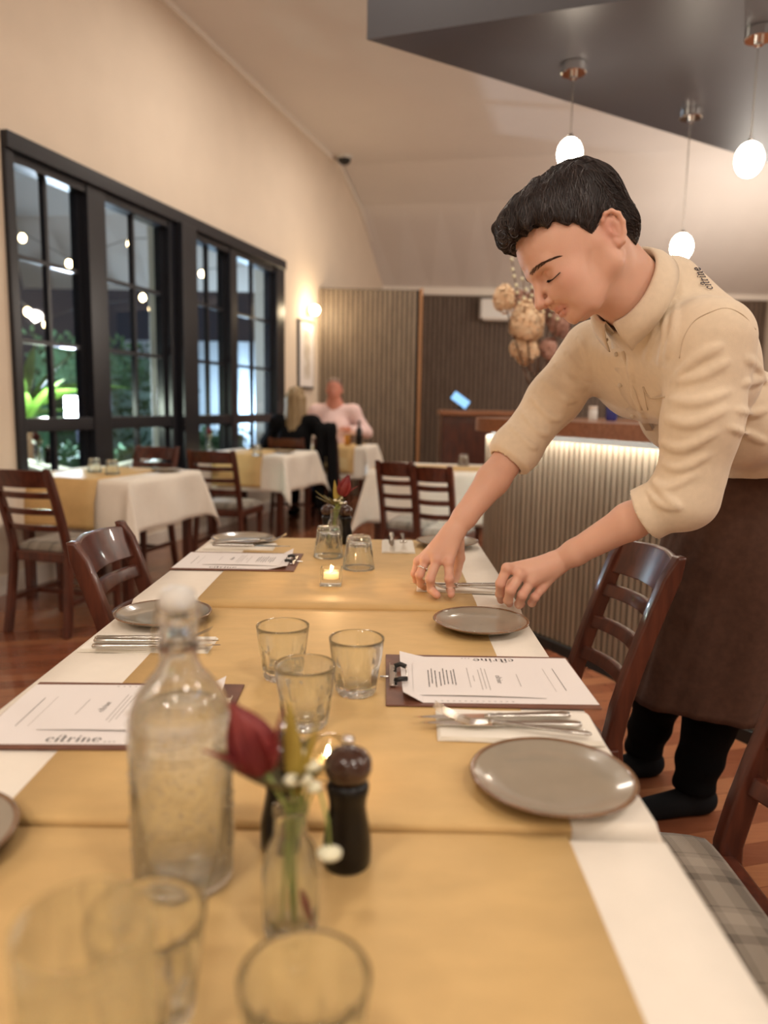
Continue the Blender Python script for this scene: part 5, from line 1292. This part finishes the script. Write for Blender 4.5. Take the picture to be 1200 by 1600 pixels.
# ---------- hair
HLX = [-.13, -.10, -.085, -.072, -.046, -.036, -.028, -.016, -.008, .024, .050, .083, .12]; HLY = [-.085, -.080, -.074, -.058, -.024, -.030, -.034, -.034, -.012, .022, .038, .052, .062]
hair = [ell(hl(-.014, 0, .028), (.121, .087, .089), HR, .03), ell(hl(-.060, 0, .050), (.078, .072, .078), HR, .03), ell(hl(.035, .006, .072), (.072, .066, .048), HR, .03), ell(hl(-.088, 0, -.03), (.045, .064, .050), HR, .03), ell(hl(.074, .006, .070), (.028, .052, .026), HR, .02)]
for i in range(34):    # locks
    a = rng.uniform(-1.3, 1.3); f = rng.uniform(-.09, .07); s = .075*sin(a); u = .03+.095*cos(a)*(1-(f/.16)**2)
    hair.append(cap(hl(f, s*(1-(f/.2)**2), u-.006), hl(f+.03, s*1.08*(1-((f+.03)/.2)**2), u-.014), .011, .008, .008))
def hair_post(X, d):
    q = toh(X); hlq = np.interp(q[:, 0], HLX, HLY)+.0035*np.sin(q[:, 0]*230)*(q[:, 0] > -.01)
    sdn = np.abs(q[:, 1]); drop = np.clip((.072-sdn)/.05, 0, 1)*np.clip((q[:, 0]-.03)/.05, 0, 1)*.010
    e = (hlq+drop*.0-q[:, 2])*.75; k = .006; hh = np.maximum(k-np.abs(d-e), 0)/k
    d2 = np.maximum(d, e)+hh*hh*k*.25
    ear = np.linalg.norm((q-np.array([-.052, .083, -.038]))/np.array([.019, .02, .031]), axis=1)-1; d2 = np.maximum(d2, -ear*.018)
    return d2+.0013*np.sin(q[:, 0]*160+40*q[:, 2]+5*np.sin(q[:, 1]*60))+.0016*wob(X, 90, 2)
HV, HF_ = surface(hair, .0026, post=hair_post, pad=.05)
hair_o = mesh_np('hair', HV, HF_, K['hairdark'], man, MO)
# strands running over the surface
def hsd(X): return evalp(hair, X, hair_post)
def hgrad(X, e=.002): return np.stack([hsd(X+e*v)-hsd(X-e*v) for v in np.eye(3)], 1)
ns = 3600; sel = rng.choice(len(HV), ns, replace=False); Pn = HV[sel].copy(); q = toh(Pn); tr_ = [Pn.copy()]; ph = rng.uniform(0, 6.28, ns)
for st in range(12):
    g = hgrad(Pn); g /= np.linalg.norm(g, axis=1)[:, None]+1e-9; q = toh(Pn)
    flow = HF*1.0-HU*np.clip(.25+1.2*np.abs(q[:, 1])/.08, 0, 1.6)[:, None]
    flow = flow+HS*(np.sign(q[:, 1])*.35)[:, None]
    back = np.clip((-.055-q[:, 0])/.03, 0, 1)[:, None]; flow = flow*(1-back)+(-HU-.5*HF)*back
    sdv = np.cross(g, flow); sdv /= np.linalg.norm(sdv, axis=1)[:, None]+1e-9
    flow = flow+sdv*(.62*np.sin(ph+st*.62))[:, None]
    flow -= g*np.sum(flow*g, 1)[:, None]; flow /= np.linalg.norm(flow, axis=1)[:, None]+1e-9
    Pn = Pn+flow*.0048; d = hsd(Pn); g = hgrad(Pn); g /= np.linalg.norm(g, axis=1)[:, None]+1e-9; Pn = Pn-g*np.clip(d-.0012-.0008*np.sin(ph), -.006, .004)[:, None]; tr_.append(Pn.copy())
tr_ = np.array(tr_); mb = MB()
for i in range(ns):
    r0 = .00042+.0005*(i % 4 == 0)
    mb.tube([tr_[j, i]-MO for j in range(13)], [r0]*9+[r0*.9, r0*.8, r0*.6, r0*.2], 3)
# curls falling over the forehead and loose curls on the outline
for i in range(46):
    if i < 26: c = P(786+rng.uniform(-4, 22), 345+rng.uniform(-10, 45), 1.47+rng.uniform(-.05, .07)); r = rng.uniform(.006, .012)
    elif i < 36: c = P(983+rng.uniform(-6, 5), 318+rng.uniform(-15, 40), 1.49+rng.uniform(-.04, .03)); r = rng.uniform(.005, .009)
    else: x_ = rng.uniform(0, 1); c = P(815+x_*60, 300-x_*42, 1.49+rng.uniform(-.04, .03)); r = rng.uniform(.005, .009)
    a0 = rng.uniform(0, 6.28); e = rng.uniform(3.5, 6); u_ = nrm([1, rng.uniform(-.6, .6), 0]); v_ = np.array([0, 0, 1.])
    mb.tube([c+(u_*cos(a0+e*t)+v_*sin(a0+e*t))*r*(1-.35*t)+nrm([.3, 1, -.2])*.008*t-MO for t in np.linspace(0, 1, 12)], [.0010]*10+[.0007, .0003], 4)
so_ = mb.build('hair_strands', K['hairstrand'], hair_o, smooth=True); so_['kind'] = 'stuff'
# eyebrows, lashes
eb = MB(); HB = lambda X: evalp(body, X)
def snap(p, off):
    p = np.array(p, float)
    for _ in range(5):
        e = .0012; g = np.array([HB((p+e*v)[None])[0]-HB((p-e*v)[None])[0] for v in np.eye(3)]); n = nrm(g); p = p-n*(HB(p[None])[0]-off)
    return p, n
def fsurf(az, u, off):
    dv = HF*cos(az)+HS*sin(az); o = hl(0, 0, u); rs = np.linspace(.125, .04, 60); d = HB(o+np.outer(rs, dv)); i = int(np.argmax(d < 0)); a, b = rs[i-1], rs[i]
    m = a+(b-a)*d[i-1]/(d[i-1]-d[i]+1e-9); p = o+dv*m; e = .0015
    g = HB(np.concatenate([p+e*np.eye(3), p-e*np.eye(3)])); n = nrm(g[:3]-g[3:]); return p+n*off, n
for s in (1, -1):
    for i in range(190):
        t = rng.rand(); az = (.13+.70*t)*s; u0 = -.0175+.0055*sin(t*pi*.8)-.011*t+rng.uniform(-.0040, .0040)*(1-.65*t)
        p, n = fsurf(az, u0, .0006); d = nrm(HS*s*1.0+HU*(.55-.95*t)-HF*.5*t); d = nrm(d-n*(d@n)); eb.tube([p-MO, p+d*.004-n*.0001-MO, p+d*.0075-n*.0006-MO], [.00036, .00032, .0001], 3)
eb.build('eyebrows', K['brow'], man)
el = MB()
for s in (1, -1):
    base = []
    for i in range(44):
        t = i/43; p, n = fsurf((.20+.50*t)*s, -.0445-.0060*t-.0035*sin(pi*t), .0004); base.append(p-MO)
        d = nrm(n*1.0-HU*.75+HS*s*.35*t); el.tube([p-MO, p+d*.004-MO, p+d*.0070+HU*.0008-MO], [.00030, .00028, .00008], 3)
    el.tube(base, .0009, 5)
el.build('eyelashes', K['hairdark'], man)
# ============================================================ SEATED GUESTS
def guest(name_label, c, rz, shirtmat, hairfn, lean=0, arms=((-.30, .10, .80), (.30, .22, .80)), skin='skin2'):
    """c = seat centre on the floor; local +Y is forward"""
    t = thing('person', name_label, 'person', (c[0], c[1], 0), rz)
    pv = np.array([0, 0, .54]); ch = np.array([0, .02+lean, .86]); nk = np.array([0, .03+lean, 1.08]); hd = np.array([0, .06+lean, 1.235])
    sh = [np.array([s*.185, .02+lean, 1.01]) for s in (-1, 1)]
    b = [ell(hd+np.array([0, -.01, .03]), (.074, .094, .09), None, .02), ell(hd+np.array([0, .028, -.035]), (.056, .058, .072), None, .03), cap(hd+np.array([0, .088, -.005]), hd+np.array([0, .105, -.035]), .008, .011, .012), cap(hd+np.array([0, -.01, -.05]), nk, .052, .058, .03)]
    for s in (-1, 1): b += [ell(hd+np.array([s*.076, -.01, -.01]), (.010, .018, .03), None, .008), ell(hd+np.array([s*.03, .092, .005]), (.014, .012, .010), None, .012, 's')]
    b += [cap(hd+np.array([-.02, .09, -.07]), hd+np.array([.02, .09, -.07]), .006, .006, .006)]
    b += [cap(nk, ch, .08, .12, .06), cap(ch, pv, .12, .14, .06), cap(sh[0], sh[1], .055, .055, .05)]
    top = [cap(nk+np.array([0, -.01, -.06]), ch, .085, .15, .06), cap(ch, pv+np.array([0, 0, .03]), .155, .165, .06), cap(sh[0], sh[1], .078, .078, .06)]
    for s, S_, (ax, ay, az) in zip((-1, 1), sh, arms):
        wr = np.array([ax*.55, ay+.26, az+.03]); el_ = np.array([s*.32, ay*.3+lean, .79]); hand_ = wr+nrm(wr-el_)*.07
        b += chain([S_, el_, wr], [.048, .038, .026], .03)+[cap(wr, hand_, .026, .022, .02)]
        for k in range(4): b.append(cap(hand_+np.array([(k-1.5)*.017, 0, 0]), hand_+np.array([(k-1.5)*.019, .055-.006*abs(k-1.4), -.012]), .0095, .008, .005))
        b.append(cap(wr, wr+np.array([-s*.04, .05, .0]), .014, .010, .01))
        top += chain([S_, el_, el_+(wr-el_)*.82], [.068, .058, .046], .04)
    for s in (-1, 1):
        kn = np.array([s*.12, .42, .50]); an = np.array([s*.13, .40, .09]); b += chain([pv+np.array([s*.09, 0, 0]), kn, an], [.085, .058, .038], .04)+[cap(an+np.array([0, -.02, -.05]), an+np.array([0, .14, -.06]), .034, .026, .02)]
    V, F = surface(b, .0085, pad=.07); mesh_np('body', V, F, K[skin], t)
    V, F = surface(top, .012, post=lambda X, d: d+.004*wob(X, 22, 2), pad=.08); mesh_np('shirt', V, F, K[shirtmat], t)
    lg = [cap(pv+np.array([s*.09, 0, 0]), np.array([s*.12, .42, .50]), .105, .080, .04) for s in (-1, 1)]+[cap(np.array([s*.12, .42, .50]), np.array([s*.13, .40, .12]), .078, .062, .03) for s in (-1, 1)]
    V, F = surface(lg, .014, pad=.08); mesh_np('trousers', V, F, K['blackcloth'], t)
    hp, mat = hairfn(hd); V, F = surface(hp[0], .008, post=hp[1], pad=.05); mesh_np('hair', V, F, K[mat], t)
    for s in (-1, 1): MB().box((s*.13, .44, .035), (.09, .25, .066)).build('shoe', K['blackcloth'], t, bevel=.02)
    return t
def hair_short(hd): return (([ell(hd+np.array([0, -.018, .040]), (.081, .098, .090), None, .02)], lambda X, d: np.maximum(d, (X[:, 1]-hd[1]-.02)*.8-(X[:, 2]-hd[2]-.045)*.9)), 'hairgrey')
def hair_long(hd):
    p = [ell(hd+np.array([0, -.02, .035]), (.090, .108, .098), None, .03), cap(hd+np.array([0, -.07, 0]), hd+np.array([0, -.115, -.30]), .085, .075, .05), cap(hd+np.array([.06, -.04, 0]), hd+np.array([.09, -.07, -.24]), .045, .035, .03), cap(hd+np.array([-.06, -.04, 0]), hd+np.array([-.09, -.07, -.24]), .045, .035, .03)]
    return ((p, lambda X, d: np.maximum(d+.005*np.sin(X[:, 0]*120+8*X[:, 2]), (X[:, 1]-hd[1]-.035)*.9-np.maximum(X[:, 2]-hd[2]-.05, -.05)*.8)), 'blond')
gm = P(526, 640, 8.95)
guest('bald headed man in a pale pink shirt seated facing the camera at the far table', (gm[0]-.02, 8.95), pi-.08, 'pink', hair_short, arms=((-.30, .02, .80), (.52, .06, .80))).scale = (1.17, 1.1, 1.10)
gw = P(468, 640, 7.80)
guest('person with long blonde hair in black, seated with back to the camera', (gw[0]-.03, 7.66), -.15, 'blackcloth', hair_long, skin='skin')
KC((gm[0]-.02, 8.97, 0), pi-.08, 'chair under the man in the pink shirt'); KC((gw[0]-.03, 7.68, 0), -.15, 'chair under the person with long blonde hair')
# coat hanging on the chair back
q = P(507, 700, 7.3); V, F = surface([cap((-.10, 0, .95), (.10, 0, .95), .07, .07, .05), cap((-.08, 0, .9), (-.11, .02, .25), .07, .09, .05), cap((.08, 0, .9), (.12, .02, .20), .08, .10, .06)], .014, post=lambda X, d: d+.006*np.sin(X[:, 0]*60+3*X[:, 2])+.004*wob(X, 20, 3), pad=.08)
o = mesh_np('coat', V, F, K['blackcloth']); o.scale = (.62, .8, 1); o.location = (q[0]+.01, 7.38, 0); tag(o, 'black coat hanging over a chair back beside the blonde person', 'coat')
EC((q[0]+.05, 7.72, 0), -.15, 'chair with the black coat hanging over its back')
# things on the far table
c4 = side[2][0]
o = MB().lathe([(.0005, 0), (.032, 0), (.036, .12), (.0345, .12), (.031, .004), (.0005, .004)], 24, cap=False).build('beer_glass', M('amber_drink', (.50, .22, .03), .1, trans=.3), None, smooth=True); o.location = (float(P(543, 690, 8.25)[0]), 8.25, TOP); tag(o, 'glass of amber drink in front of the man in pink', 'glass')
o = MB().lathe([(.034, 0), (.036, .005), (.036, .16), (.014, .21), (.014, .27), (.0005, .27)], 24).build('dark_bottle', K['mill'], None, smooth=True); o.location = (float(P(561, 690, 8.3)[0]), 8.30, TOP); tag(o, 'dark bottle at the elbow of the man in pink', 'bottle')
p = P(521, 692, 8.2); place(tealight(False), (p[0], 8.2, TOP), 0, 'glowing tealight on the table of the two guests')
